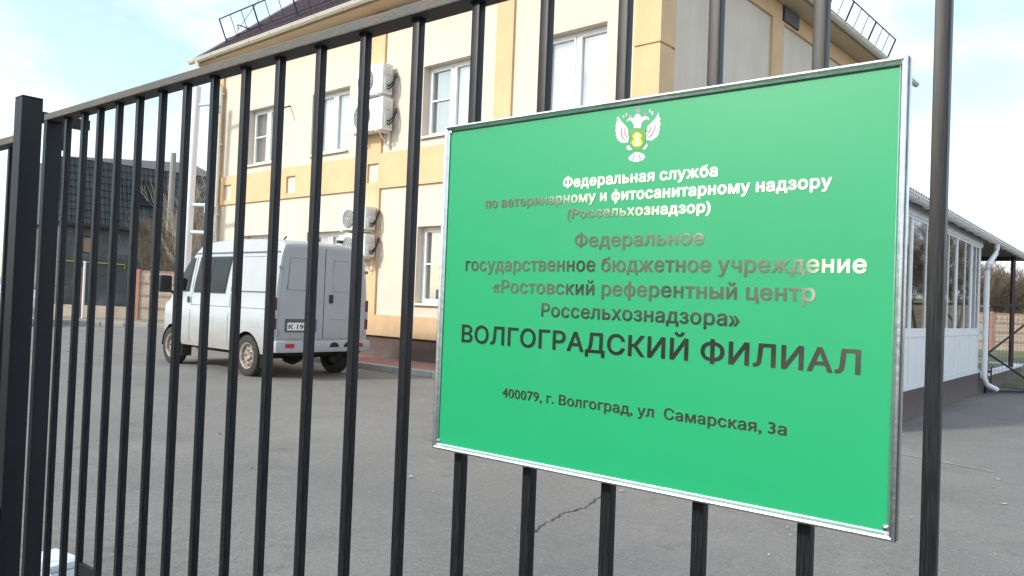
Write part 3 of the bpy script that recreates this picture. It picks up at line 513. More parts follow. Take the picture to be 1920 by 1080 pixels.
    'г': (459, [[(55, -8), (64, -18), (77, -21), (167, -21), (183, -8), (184, 437), (187, 441), (422, 443), (432, 452), (435, 462), (435, 542), (427, 558), (412, 563), (77, 563), (67, 562), (57, 552), (54, 542)]]),
    'д': (635, [[(-1, -165), (6, -174), (16, -178), (106, -178), (121, -171), (127, -160), (127, -25), (131, -21), (476, -21), (484, -25), (484, -155), (488, -170), (506, -178), (591, -178), (609, -170), (613, -155), (613, 85), (607, 95), (596, 102), (536, 102), (530, 105), (530, 540), (528, 550), (521, 559), (506, 563), (161, 563), (151, 562), (141, 555), (137, 545), (112, 265), (94, 175), (81, 140), (56, 105), (11, 101), (-2, 85)], [(201, 105), (224, 175), (232, 220), (256, 440), (399, 440), (401, 105), (396, 102), (206, 102)]]),
    'е': (602, [[(31, 210), (44, 155), (61, 113), (83, 75), (117, 35), (156, 6), (201, -16), (251, -29), (301, -33), (346, -30), (411, -14), (471, 20), (515, 65), (532, 95), (542, 125), (542, 135), (536, 145), (446, 170), (431, 171), (421, 165), (394, 120), (371, 103), (326, 88), (276, 89), (226, 106), (194, 135), (177, 160), (167, 185), (161, 220), (531, 221), (541, 224), (552, 240), (550, 325), (543, 370), (531, 410), (512, 450), (471, 503), (441, 527), (391, 553), (356, 564), (291, 571), (241, 566), (196, 554), (152, 530), (116, 503), (84, 465), (61, 425), (42, 375), (31, 325), (28, 265)], [(166, 337), (164, 345), (174, 375), (203, 415), (221, 431), (241, 441), (291, 451), (341, 443), (366, 429), (396, 395), (407, 375), (416, 340), (411, 337)]]),
    'ж': (830, [[(10, -8), (17, -17), (27, -21), (137, -21), (147, -18), (326, 207), (332, 210), (339, 207), (339, 2), (342, -11), (357, -21), (457, -18), (468, -3), (468, 202), (468, 207), (477, 210), (657, -17), (672, -21), (777, -21), (787, -18), (797, -3), (793, 12), (585, 277), (788, 527), (793, 537), (791, 552), (782, 561), (772, 563), (667, 563), (657, 559), (482, 336), (472, 333), (468, 337), (468, 542), (465, 552), (457, 560), (447, 563), (352, 562), (342, 553), (339, 542), (339, 337), (332, 333), (323, 337), (147, 560), (132, 563), (32, 563), (22, 560), (13, 547), (17, 528), (222, 277), (13, 12)]]),
    'з': (516, [[(27, 116), (41, 71), (57, 47), (78, 26), (107, 6), (172, -19), (247, -27), (287, -25), (322, -18), (362, -3), (417, 33), (438, 56), (455, 86), (465, 116), (468, 151), (464, 186), (451, 221), (429, 251), (402, 273), (384, 281), (412, 306), (430, 331), (444, 366), (447, 396), (444, 431), (436, 456), (421, 486), (400, 511), (354, 546), (322, 559), (287, 567), (247, 570), (207, 567), (147, 551), (112, 533), (72, 496), (51, 466), (39, 431), (37, 396), (42, 387), (52, 382), (147, 382), (159, 391), (172, 428), (202, 449), (222, 455), (247, 457), (282, 450), (298, 441), (311, 426), (318, 411), (318, 381), (309, 361), (297, 350), (262, 335), (192, 330), (179, 321), (176, 311), (176, 241), (182, 230), (192, 225), (262, 221), (287, 215), (307, 205), (325, 186), (332, 171), (334, 151), (326, 126), (312, 110), (292, 98), (267, 91), (222, 91), (182, 104), (162, 121), (148, 151), (137, 157), (37, 156), (25, 141)]]),
    'и': (612, [[(55, -8), (62, -17), (72, -21), (157, -21), (172, -16), (402, 330), (404, -8), (412, -17), (422, -21), (512, -21), (529, -13), (533, 2), (533, 542), (526, 557), (507, 563), (427, 563), (415, 557), (187, 215), (184, 222), (183, 547), (177, 557), (162, 563), (72, 563), (57, 553), (54, 542)]]),
    'й': (612, [[(55, -8), (62, -17), (72, -21), (157, -21), (172, -16), (402, 330), (404, -8), (412, -17), (422, -21), (512, -21), (529, -13), (533, 2), (533, 542), (526, 557), (507, 563), (427, 563), (415, 557), (187, 215), (184, 222), (183, 547), (177, 557), (162, 563), (72, 563), (57, 553), (54, 542)], [(132, 742), (142, 697), (167, 657), (187, 636), (237, 607), (292, 598), (350, 607), (401, 637), (420, 657), (447, 702), (456, 757), (449, 772), (437, 778), (362, 776), (353, 767), (347, 739), (333, 717), (312, 705), (292, 702), (277, 704), (252, 719), (238, 742), (234, 767), (222, 777), (142, 776), (132, 762)]]),
    'к': (563, [[(55, -8), (62, -17), (72, -21), (162, -21), (180, -13), (184, 2), (184, 202), (187, 206), (222, 206), (231, 202), (402, -17), (412, -21), (527, -21), (542, -13), (547, -3), (543, 12), (334, 277), (334, 282), (538, 527), (544, 542), (537, 557), (522, 563), (402, 561), (211, 332), (202, 329), (187, 329), (184, 332), (184, 542), (181, 552), (172, 561), (162, 563), (72, 563), (61, 557), (54, 542)]]),
    'л': (597, [[(-11, -8), (1, -20), (36, -21), (81, -18), (116, -7), (151, 17), (173, 42), (190, 72), (206, 117), (220, 207), (233, 437), (236, 441), (381, 441), (389, 437), (390, -8), (399, -18), (411, -21), (501, -21), (515, -13), (519, 2), (519, 542), (512, 557), (496, 563), (131, 563), (116, 557), (109, 542), (94, 227), (82, 147), (71, 122), (56, 107), (41, 103), (6, 102), (-9, 92), (-12, 82)]]),
    'м': (790, [[(55, -8), (64, -18), (77, -21), (162, -21), (173, -18), (182, -8), (183, 302), (187, 317), (327, -13), (342, -21), (422, -21), (431, -18), (440, -8), (577, 322), (581, 312), (582, -8), (591, -18), (602, -21), (692, -21), (702, -17), (710, -8), (711, 2), (711, 542), (704, 557), (692, 563), (557, 563), (542, 557), (413, 247), (382, 164), (352, 247), (222, 556), (207, 563), (72, 563), (61, 557), (54, 542)]]),
    'н': (609, [[(55, -8), (62, -17), (72, -21), (162, -21), (180, -13), (184, -3), (184, 212), (187, 217), (392, 217), (400, 212), (402, -9), (412, -19), (422, -21), (512, -21), (526, -13), (530, 2), (530, 542), (522, 558), (507, 563), (422, 563), (412, 561), (403, 552), (397, 340), (187, 340), (184, 347), (184, 542), (181, 552), (172, 561), (162, 563), (72, 563), (57, 553), (54, 542)]]),
    'о': (618, [[(31, 215), (45, 155), (61, 113), (83, 75), (117, 35), (156, 6), (196, -15), (246, -29), (301, -33), (346, -29), (391, -17), (437, 5), (476, 35), (508, 70), (534, 115), (551, 160), (563, 215), (566, 270), (563, 320), (550, 380), (533, 425), (506, 469), (476, 503), (436, 534), (396, 553), (346, 567), (296, 571), (251, 567), (201, 555), (156, 533), (116, 502), (86, 468), (61, 425), (44, 380), (31, 325), (28, 270)], [(161, 233), (161, 300), (176, 365), (201, 408), (241, 440), (266, 448), (296, 451), (326, 448), (351, 441), (376, 425), (409, 385), (421, 360), (433, 305), (434, 235), (420, 175), (408, 150), (371, 109), (351, 97), (326, 90), (271, 89), (241, 98), (216, 115), (186, 150), (175, 175)]]),
    'р': (631, [[(55, -212), (64, -222), (77, -225), (167, -225), (182, -212), (184, 18), (187, 25), (217, -2), (262, -24), (327, -33), (377, -28), (422, -14), (457, 4), (492, 32), (523, 68), (549, 113), (565, 158), (576, 213), (579, 268), (576, 323), (566, 378), (547, 428), (522, 471), (495, 503), (462, 531), (422, 553), (372, 567), (327, 571), (292, 569), (237, 553), (212, 537), (182, 511), (180, 548), (167, 562), (72, 563), (57, 553), (54, 538)], [(182, 264), (184, 308), (199, 368), (210, 393), (225, 413), (262, 441), (287, 448), (317, 451), (342, 448), (367, 441), (387, 430), (405, 413), (422, 388), (433, 363), (446, 303), (446, 238), (440, 203), (432, 173), (417, 145), (390, 113), (367, 99), (342, 91), (292, 90), (265, 98), (242, 112), (214, 143), (198, 173), (189, 203)]]),
    'с': (590, [[(31, 215), (45, 155), (61, 113), (83, 75), (117, 35), (156, 6), (201, -17), (246, -29), (291, -33), (351, -28), (406, -11), (466, 26), (503, 65), (531, 115), (540, 145), (536, 158), (526, 166), (431, 188), (419, 180), (400, 140), (385, 120), (351, 97), (326, 90), (296, 87), (266, 90), (241, 98), (201, 130), (186, 150), (175, 175), (161, 235), (159, 265), (167, 335), (176, 365), (199, 405), (221, 427), (246, 442), (296, 451), (326, 448), (351, 441), (382, 420), (398, 400), (416, 362), (431, 354), (531, 381), (537, 390), (538, 400), (518, 450), (486, 493), (451, 524), (424, 540), (376, 560), (326, 570), (296, 571), (246, 567), (196, 553), (156, 533), (116, 502), (86, 468), (61, 425), (44, 380), (31, 325), (28, 270)]]),
    'т': (489, [[(-11, 457), (-4, 447), (6, 443), (167, 442), (169, -8), (176, -17), (186, -21), (286, -18), (296, -8), (297, 2), (297, 437), (301, 443), (456, 443), (466, 446), (477, 462), (474, 552), (466, 560), (456, 563), (6, 563), (-5, 557), (-11, 547)]]),
    'у': (581, [[(7, 529), (209, -1), (187, -66), (177, -83), (162, -98), (137, -108), (87, -102), (71, -111), (47, -201), (57, -216), (97, -227), (157, -228), (182, -223), (212, -212), (250, -186), (284, -146), (300, -116), (552, 544), (547, 555), (532, 563), (437, 563), (420, 554), (277, 164), (138, 554), (122, 563), (22, 563), (12, 559), (5, 549)]]),
    'ф': (707, [[(31, 223), (43, 158), (62, 113), (86, 72), (116, 37), (156, 7), (196, -14), (246, -29), (275, -32), (276, -202), (280, -217), (291, -224), (301, -225), (386, -225), (402, -217), (406, -202), (406, -32), (436, -29), (481, -16), (521, 4), (563, 33), (594, 68), (622, 113), (640, 158), (651, 213), (655, 268), (652, 323), (640, 378), (623, 423), (595, 468), (564, 503), (525, 533), (481, 554), (406, 572), (406, 728), (396, 746), (386, 749), (296, 749), (283, 743), (276, 728), (276, 573), (271, 569), (246, 567), (201, 554), (158, 533), (119, 503), (86, 466), (61, 423), (42, 373), (32, 323), (28, 273)], [(161, 221), (157, 268), (159, 303), (172, 358), (185, 388), (202, 413), (221, 433), (241, 446), (271, 456), (276, 448), (276, 88), (266, 86), (241, 95), (201, 127), (174, 173)], [(406, 87), (406, 453), (411, 456), (441, 446), (461, 433), (496, 391), (518, 333), (526, 268), (518, 203), (496, 148), (481, 127), (461, 107), (436, 93), (416, 86)]]),
    'х': (566, [[(10, -8), (17, -17), (27, -21), (132, -21), (142, -18), (272, 176), (397, -17), (407, -21), (512, -21), (527, -14), (533, -3), (529, 12), (347, 272), (522, 532), (523, 547), (517, 557), (502, 563), (402, 563), (392, 560), (317, 451), (272, 377), (157, 557), (142, 563), (42, 563), (27, 557), (21, 547), (22, 532), (196, 277), (13, 12)]]),
    'ц': (618, [[(56, -9), (65, -19), (77, -21), (467, -21), (471, -29), (471, -159), (475, -169), (492, -177), (582, -177), (596, -169), (600, -154), (600, 86), (587, 101), (532, 102), (529, 106), (529, 541), (522, 557), (507, 563), (417, 563), (406, 556), (400, 546), (400, 106), (392, 102), (192, 102), (184, 106), (184, 546), (177, 557), (162, 563), (72, 563), (60, 556), (54, 541)]]),
    'ч': (598, [[(57, 337), (61, 302), (82, 247), (117, 205), (162, 173), (217, 155), (282, 148), (390, 157), (390, -3), (397, -16), (412, -21), (497, -21), (515, -13), (519, 2), (519, 542), (512, 557), (497, 563), (412, 563), (397, 557), (390, 542), (390, 287), (347, 275), (282, 271), (252, 274), (215, 292), (197, 312), (189, 332), (184, 372), (184, 542), (181, 552), (172, 561), (162, 563), (67, 562), (57, 553), (54, 542)]]),
    'ы': (755, [[(55, -8), (64, -18), (77, -21), (307, -21), (387, -11), (422, 4), (452, 22), (479, 47), (502, 81), (515, 107), (522, 137), (526, 177), (523, 212), (514, 247), (497, 280), (452, 328), (422, 347), (352, 367), (184, 372), (184, 542), (177, 557), (167, 563), (72, 563), (61, 557), (55, 547)], [(187, 102), (184, 107), (184, 242), (187, 247), (332, 244), (370, 227), (387, 207), (394, 192), (393, 152), (382, 134), (356, 112), (332, 105), (307, 102)], [(546, -3), (552, -15), (567, -21), (657, -21), (672, -13), (676, -3), (676, 542), (669, 557), (657, 563), (562, 562), (552, 557), (547, 547)]]),
    'ь': (579, [[(55, -8), (64, -18), (77, -21), (307, -21), (387, -11), (422, 4), (452, 22), (479, 47), (502, 81), (515, 107), (522, 137), (526, 177), (523, 212), (514, 247), (497, 280), (452, 328), (422, 347), (352, 367), (184, 372), (184, 542), (177, 557), (167, 563), (72, 563), (61, 557), (55, 547)], [(187, 102), (184, 107), (184, 242), (187, 247), (332, 244), (370, 227), (387, 207), (394, 192), (393, 152), (382, 134), (356, 112), (332, 105), (307, 102)]]),
    'ю': (861, [[(56, -10), (67, -20), (77, -21), (162, -21), (177, -10), (179, 205), (182, 211), (273, 210), (286, 160), (303, 115), (329, 70), (362, 33), (397, 7), (442, -16), (492, -29), (537, -33), (587, -29), (637, -16), (682, 8), (719, 35), (752, 75), (776, 115), (791, 155), (804, 210), (808, 270), (805, 325), (792, 380), (775, 425), (751, 465), (716, 505), (677, 534), (637, 554), (587, 567), (537, 571), (487, 566), (442, 554), (402, 535), (358, 500), (328, 465), (304, 425), (272, 331), (182, 331), (179, 335), (177, 550), (168, 560), (157, 563), (72, 563), (62, 559), (54, 540)], [(402, 245), (403, 300), (419, 365), (446, 410), (482, 440), (507, 448), (537, 451), (567, 448), (592, 441), (618, 425), (652, 385), (663, 360), (676, 300), (676, 240), (671, 205), (651, 150), (617, 112), (597, 99), (567, 90), (537, 87), (487, 96), (464, 110), (427, 154), (408, 205)]]),
    'я': (575, [[(1, -8), (8, -17), (18, -21), (123, -21), (133, -18), (258, 182), (363, 183), (367, 177), (367, -3), (371, -13), (388, -21), (478, -21), (492, -13), (496, 2), (496, 542), (488, 558), (473, 563), (258, 563), (188, 558), (128, 539), (81, 507), (51, 472), (30, 422), (24, 372), (30, 322), (53, 268), (83, 235), (125, 207), (4, 12)], [(158, 345), (154, 372), (158, 397), (175, 422), (193, 434), (223, 442), (263, 445), (367, 442), (367, 302), (363, 298), (223, 301), (198, 307), (178, 318)]]),
}
EMBLEM = {'wingl': [[0.3646, 0.5754], [0.3675, 0.5718], [0.3721, 0.5656], [0.3766, 0.5613], [0.3828, 0.555], [0.3846, 0.5502], [0.3843, 0.5446], [0.3861, 0.5389], [0.3848, 0.5316], [0.3822, 0.5307], [0.3794, 0.5321], [0.3779, 0.5307], [0.3746, 0.5321], [0.373, 0.5312], [0.3704, 0.5339], [0.368, 0.5349], [0.3662, 0.5372], [0.364, 0.5393], [0.3633, 0.5426], [0.3615, 0.5452], [0.3619, 0.5498], [0.3605, 0.5528], [0.3614, 0.5565], [0.3604, 0.5604], [0.3619, 0.563], [0.3614, 0.5668], [0.3635, 0.568], [0.3626, 0.5723]], 'wingr': [[0.4366, 0.573], [0.4338, 0.5675], [0.429, 0.5617], [0.423, 0.5569], [0.418, 0.5529], [0.4172, 0.5485], [0.4184, 0.5447], [0.4154, 0.5422], [0.4176, 0.5379], [0.4162, 0.5339], [0.4189, 0.5309], [0.4215, 0.5316], [0.4241, 0.5295], [0.4266, 0.531], [0.4297, 0.5307], [0.4316, 0.5333], [0.4347, 0.5338], [0.4361, 0.5364], [0.4385, 0.538], [0.4386, 0.5425], [0.4403, 0.545], [0.4394, 0.5496], [0.4412, 0.5539], [0.4393, 0.5578], [0.4406, 0.5621], [0.4379, 0.5661]], 'body': [[0.3802, 0.5658], [0.3822, 0.5681], [0.3848, 0.5697], [0.388, 0.5712], [0.3912, 0.5697], [0.3945, 0.5676], [0.3943, 0.5713], [0.3963, 0.5743], [0.4, 0.5753], [0.4039, 0.5734], [0.4061, 0.5708], [0.4065, 0.5678], [0.4101, 0.5694], [0.4143, 0.5697], [0.4185, 0.568], [0.4209, 0.5649], [0.4206, 0.5618], [0.4176, 0.564], [0.4145, 0.5641], [0.4109, 0.5624], [0.4084, 0.5595], [0.4067, 0.5556], [0.4067, 0.5514], [0.394, 0.5529], [0.394, 0.5575], [0.3915, 0.5619], [0.3882, 0.5651], [0.3844, 0.5665], [0.3819, 0.564]], 'crown': [[0.3957, 0.5772], [0.3949, 0.5824], [0.3976, 0.5806], [0.4, 0.5873], [0.4029, 0.5814], [0.4048, 0.5843], [0.4046, 0.5761]], 'crl': [[0.3836, 0.5726], [0.384, 0.5758], [0.3878, 0.5744], [0.3911, 0.5731], [0.3901, 0.5709]], 'crr': [[0.4101, 0.5708], [0.412, 0.5743], [0.4156, 0.5743], [0.4173, 0.5709], [0.4143, 0.57]], 'b1': [[0.3728, 0.5744], [0.3744, 0.5761], [0.3766, 0.5739], [0.3757, 0.5703], [0.3738, 0.5718]], 'b2': [[0.3784, 0.5756], [0.3793, 0.5792], [0.3815, 0.5766], [0.3804, 0.5725]], 'b3': [[0.4239, 0.5723], [0.4253, 0.5758], [0.4279, 0.5746], [0.4268, 0.5692], [0.4246, 0.5693]], 'b4': [[0.4197, 0.5756], [0.4216, 0.5804], [0.4232, 0.577], [0.4219, 0.573]], 'shield': [[0.3877, 0.5526], [0.4015, 0.5497], [0.4151, 0.5496], [0.4155, 0.5395], [0.4154, 0.5285], [0.4111, 0.5198], [0.4029, 0.516], [0.3943, 0.5204], [0.3886, 0.5303], [0.3876, 0.5424]], 'yellow': [[0.3924, 0.5401], [0.3954, 0.5444], [0.4001, 0.5462], [0.406, 0.5432], [0.4095, 0.539], [0.4071, 0.5353], [0.409, 0.5319], [0.411, 0.528], [0.4068, 0.5234], [0.4005, 0.5229], [0.3952, 0.5248], [0.3909, 0.53], [0.3937, 0.5339], [0.3952, 0.5361]], 'stripe': [[0.3991, 0.544], [0.4023, 0.5436], [0.4034, 0.5352], [0.4045, 0.5241], [0.3983, 0.5247], [0.3984, 0.5357]], 'legl': [[0.3829, 0.5262], [0.3866, 0.5269], [0.3899, 0.5236], [0.3938, 0.5196], [0.388, 0.5181], [0.3824, 0.5211]], 'legr': [[0.4191, 0.5266], [0.4205, 0.5225], [0.4169, 0.5174], [0.4107, 0.5175], [0.4126, 0.5206]], 'tail': [[0.3982, 0.515], [0.4051, 0.5144], [0.4136, 0.5104], [0.4169, 0.5055], [0.4143, 0.5039], [0.4119, 0.5005], [0.4077, 0.5008], [0.4036, 0.4986], [0.3994, 0.5002], [0.3962, 0.4998], [0.3919, 0.5022], [0.3887, 0.5023], [0.3875, 0.5051], [0.3853, 0.506], [0.3904, 0.5111]], 'gl1': [[0.3719, 0.5572], [0.3736, 0.5561], [0.3729, 0.5477], [0.3759, 0.5399], [0.3798, 0.5358], [0.3782, 0.535], [0.3737, 0.5392], [0.3707, 0.548]], 'gl2': [[0.3774, 0.5556], [0.379, 0.5545], [0.3788, 0.5471], [0.3834, 0.5401], [0.3824, 0.5388], [0.3772, 0.5463]], 'gr1': [[0.4308, 0.5533], [0.4324, 0.5531], [0.4317, 0.545], [0.4268, 0.5383], [0.4214, 0.5343], [0.4208, 0.5362], [0.4267, 0.541], [0.4301, 0.5461]], 'gr2': [[0.4243, 0.5513], [0.4258, 0.5511], [0.425, 0.5458], [0.4186, 0.5401], [0.4177, 0.5415], [0.4234, 0.5469]], 't1': [[0.3968, 0.5119], [0.3978, 0.5118], [0.395, 0.5024], [0.3938, 0.5027]], 't2': [[0.4047, 0.5112], [0.406, 0.5111], [0.4089, 0.5026], [0.4074, 0.5022]]}

CRACKS = [[(-2.606, 3.465), (-2.659, 3.634), (-2.721, 3.931), (-2.699, 4.099), (-2.846, 4.607)], [(-7.5, 5.463), (-6.736, 5.458), (-5.861, 5.147), (-5.429, 5.302)], [(-16.259, 6.294), (-14.761, 6.531), (-15.172, 7.733)], [(-1.788, 7.936), (-1.449, 7.818), (-0.975, 7.647)]]

# ------------------------------------------------------------------ ground and setting
RB = -math.atan(0.042)                      # the yard's buildings are turned a little against the gate
B0 = Vector((-5.788, 10.349, 0.0))
EX = Vector((math.cos(RB), math.sin(RB), 0))
EY = Vector((-math.sin(RB), math.cos(RB), 0))
def bp(x, y, z=0.0):
    return B0 + EX * x + EY * y + Vector((0, 0, z))

mb = MB()
mb.face([(-400, -400, 0), (400, -400, 0), (400, 400, 0), (-400, 400, 0)])
structure('ground', mb, 'dirt')
mb = MB()
N = 24
mb.face([(-30.5, 0.2, 0.004), (14, 0.2, 0.004), (14, 17.5, 0.004), (-2.4, 17.5, 0.004), (-2.4, 30, 0.004), (-30.5, 30, 0.004)])
structure('yard_asphalt', mb, 'asphalt')

# red paved walk along the office with its kerb
mb = MB()
for i in range(9, 64):
    for j in range(6):
        x0, y0 = -13.6 + i * 0.218, -1.26 + j * 0.2
        if x0 + 0.215 < 0.55:
            mb.box(x0, x0 + 0.212, y0, y0 + 0.194, 0.0, 0.083)
mb.box(-11.66, 0.6, -1.27, -0.05, 0.0, 0.078)
structure('pavement', mb, 'paver_red', loc=B0, rot=(0, 0, RB))
mb = MB()
for i in range(2, 15):
    mb.box(-13.7 + i * 0.96, -13.7 + i * 0.96 + 0.95, -1.42, -1.275, 0.0, 0.10, c=0.012)
structure('kerb', mb, 'concrete', loc=B0, rot=(0, 0, RB))

# cracks and worn paint on the asphalt
random.seed(5)
def crack(name, pts, w, m, jit):
    P = []
    for a, b in zip(pts, pts[1:]):
        a, b = Vector(a), Vector(b)
        for k in range(12):
            q = a.lerp(b, k / 12)
            P.append(q + Vector((random.uniform(-jit, jit), random.uniform(-jit, jit))))
    mbc = MB()
    for a, b in zip(P, P[1:]):
        d = (b - a).normalized()
        s = Vector((-d.y, d.x)) * w * random.uniform(0.35, 1)
        mbc.face([(a.x - s.x, a.y - s.y, 0.008), (b.x - s.x, b.y - s.y, 0.008), (b.x + s.x, b.y + s.y, 0.008), (a.x + s.x, a.y + s.y, 0.008)])
    return structure(name, mbc, m)
crack('asphalt_crack', CRACKS[0], 0.006, 'crack', 0.012)
crack('asphalt_crack', CRACKS[2], 0.016, 'crack', 0.05)
crack('worn_line_marking', CRACKS[3], 0.035, 'road_paint', 0.008)

# ------------------------------------------------------------------ office building
office = thing('office_building', 'two storey cream and ochre plastered office with purple brown hip roof', 'building', B0, RB)
UP = [(-11.62, -10.25), (-8.92, -7.55), (-5.22, -3.86), (-2.31, -0.95)]
LOW = [(-11.62, -10.25), (-8.92, -7.55), (-5.22, -3.86), (-2.31, -0.95)]
ZU0, ZU1, ZL0, ZL1 = 4.36, 5.74, 1.17, 2.65
holes = [(a, b, ZU0, ZU1) for a, b in UP] + [(a, b, ZL0, ZL1) for a, b in LOW]
WX0, WX1, DEP, ZT = -13.25, 0.0, 10.95, 7.1
mb = MB()
wall_grid(mb, WX0, WX1, 0.5, ZT, holes, 0.0, 0.25)
mb.face([(0, 0, 0.5), (0, DEP, 0.5), (0, DEP, ZT), (0, 0, ZT)])
mb.face([(WX0, 0, 0.5), (WX0, 0, ZT), (WX0, DEP, ZT), (WX0, DEP, 0.5)])
mb.face([(WX0, DEP, 0.5), (WX0, DEP, ZT), (0, DEP, ZT), (0, DEP, 0.5)])
mb.build('wall', 'cream', office)
mb = MB()
mb.box(WX0 + 0.03, -0.03, 0.03, DEP - 0.03, 0.0, 0.497)
mb.build('plinth', 'plinth', office)
# raised ochre bands on the long side
def band(holes_, x0, x1, z0, z1, y=-0.045):
    m_ = MB()
    wall_grid(m_, x0, x1, z0, z1, holes_, y, 0.044, rim=True)
    return m_
sq = [(-9.77, -9.40, 3.57, 3.96), (-6.79, -6.43, 3.59, 3.98), (-3.30, -2.92, 3.59, 3.98), (-12.62, -12.25, 3.57, 3.96)]
band(sq, -12.83, -0.43, 3.46, 4.17).build('facade_band', 'ochre', office)
band([], -12.83, -0.43, 0.503, 0.92).build('facade_band', 'ochre', office)
for x0, x1 in ((-6.85, -6.38),):
    band([], x0, x1, 0.922, 3.458).build('pilaster', 'ochre', office)
    band([], x0, x1, 4.172, 7.06).build('pilaster', 'ochre', office)
band([], -3.30, -2.9, 0.922, 3.458).build('pilaster', 'ochre', office)
band([], -3.30, -2.9, 4.172, 7.06).build('pilaster', 'ochre', office)
# corner quoins, grooved
gz = [0.503, 1.71, 2.58, 3.45, 4.32, 5.20, 6.07, 6.94, 7.095]
mbl, mbr = MB(), MB()
for a, b in zip(gz, gz[1:]):
    mbr.box(-0.42, 0.055, -0.055, 0.37, a + 0.02, b - 0.02)
    mbl.box(WX0 - 0.055, -12.85, -0.055, 0.37, a + 0.02, b - 0.02)
mbr.box(-0.40, 0.03, -0.03, 0.35, 0.503, 7.09)
mbl.box(WX0 - 0.03, -12.87, -0.03, 0.35, 0.503, 7.09)
mbr.build('quoin', 'ochre', office)
mbl.build('quoin', 'ochre', office)
# end wall: raised frame round sunken panels
mb = MB()
PE = lambda x, y, z: (-y, x, z)
wall_grid(mb, 0.375, 10.9, 0.503, 7.09, [(0.376, 3.86, 0.93, 6.76), (4.37, 7.80, 0.93, 6.76), (8.30, 10.55, 0.93, 6.76)], -0.05, 0.049, P=PE)
mb.build('end_wall_frame', 'ochre', office)
mb = MB()
mb.box(0.052, 0.075, 4.28, 4.99, 6.80, 7.08)
for k in range(7):
    z = 6.82 + k * 0.037
    mb.box(0.075, 0.09, 4.30, 4.97, z, z + 0.02, 1)
for k in range(9):
    y = 4.30 + k * 0.083
    mb.box(0.074, 0.094, y, y + 0.012, 6.81, 7.07, 1)
mb.build('vent_grille', ['steel_dark', 'grille'], office)
# eaves
OV = 0.42
ex0, ex1, ey0, ey1 = WX0 - OV, OV, -OV, DEP + OV
mb = MB()
mb.box(ex0, ex1, ey0, ey1, 7.10, 7.20)
mb.build('soffit', 'soffit', office)
rise = (ey1 - ey0) / 2 * 0.93
zr = 7.21
ymid = (ey0 + ey1) / 2
hx = (ey1 - ey0) / 2
c1, c2, c3, c4 = (ex0 - .04, ey0 - .04, zr), (ex1 + .04, ey0 - .04, zr), (ex1 + .04, ey1 + .04, zr), (ex0 - .04, ey1 + .04, zr)
r1, r2 = (ex0 + hx, ymid, zr + rise), (ex1 - hx, ymid, zr + rise)
mb = MB()
mb.face([c1, c2, r2, r1]); mb.face([c2, c3, r2]); mb.face([c3, c4, r1, r2]); mb.face([c4, c1, r1]); mb.face([c1, c4, c3, c2])
# tile ribs and steps on the long slope and the end slope
def rib(a, b, r):
    mb.tube([a, b], r, 5)
k = 0.0
L = c2[0] - c1[0]
while k < L:
    x = c1[0] + k
    t = min(1.0, k / hx, (L - k) / hx)
    rib((x, c1[1], zr + .01), (x, c1[1] + hx * t, zr + .01 + rise * t), 0.022)
    k += 0.2
k = 0.0
L2 = c3[1] - c2[1]
while k < L2:
    y = c2[1] + k
    t = min(1.0, k / hx, (L2 - k) / hx)
    rib((c2[0], y, zr + .01), (c2[0] - hx * t, y, zr + .01 + rise * t), 0.022)
    k += 0.2
for s_ in range(1, 14):
    t = s_ * 0.36 / hx
    rib((c1[0] + hx * t, c1[1] + hx * t, zr + rise * t), (c2[0] - hx * t, c1[1] + hx * t, zr + rise * t), 0.016)
roof = mb.build('roof', 'roof_brown', office)
mb = MB()
rib(c1, r1, 0.07); rib(c2, r2, 0.07); rib(r1, r2, 0.07)
mb.build('ridge_cap', 'roof_brown', roof)
# gutter
def gutter(parent, a, b, r, m='gutter_white', name='gutter', brackets=0.9):
    g_ = MB()
    a, b = Vector(a), Vector(b)
    d = (b - a).normalized()
    s = d.cross(Vector((0, 0, 1)))
    n = 9
    V = []
    for P in (a, b):
        for i in range(n):
            t = math.pi * i / (n - 1)
            V.append(P + s * (math.cos(t) * r) + Vector((0, 0, -math.sin(t) * r)))
        for i in range(n - 1, -1, -1):
            t = math.pi * i / (n - 1)
            V.append(P + s * (math.cos(t) * (r - .006)) + Vector((0, 0, -math.sin(t) * (r - .006))))
    m2 = 2 * n
    F = [(i, (i + 1) % m2, (i + 1) % m2 + m2, i + m2) for i in range(m2)]
    F += [tuple(range(n)), tuple(range(m2, m2 + n))]
    g_.mesh(V, F)
    g_.tube([a + s * r, b + s * r], 0.012, 6)
    q = 0.3
    Lg = (b - a).length
    while brackets and q < Lg:
        P = a + d * q
        g_.tube([P + s * (math.cos(math.pi * i / 8) * (r + .006)) + Vector((0, 0, -math.sin(math.pi * i / 8) * (r + .006))) for i in range(9)], 0.009, 5)
        q += brackets
    return g_.build(name, m, parent, smooth=40)
gutter(office, (ex0 - .1, ey0 - .1, 7.19), (ex1 + .1, ey0 - .1, 7.19), 0.075)
gutter(office, (ex1 + .1, ey0 - .1, 7.19), (ex1 + .1, ey1 + .1, 7.19), 0.075)
mb = MB()
mb.tube([(-13.35, -.52, 7.13), (-13.33, -.52, 6.98), (-13.1, -.3, 6.72), (-12.84, -.12, 6.5), (-12.84, -.12, 0.25), (-12.84, -.28, 0.14)], 0.052, 10)
for z in (1.3, 3.2, 5.0, 6.3):
    mb.box(-12.91, -12.77, -.13, -.05, z, z + 0.035)
mb.build('downpipe', 'gutter_white', office, smooth=50)
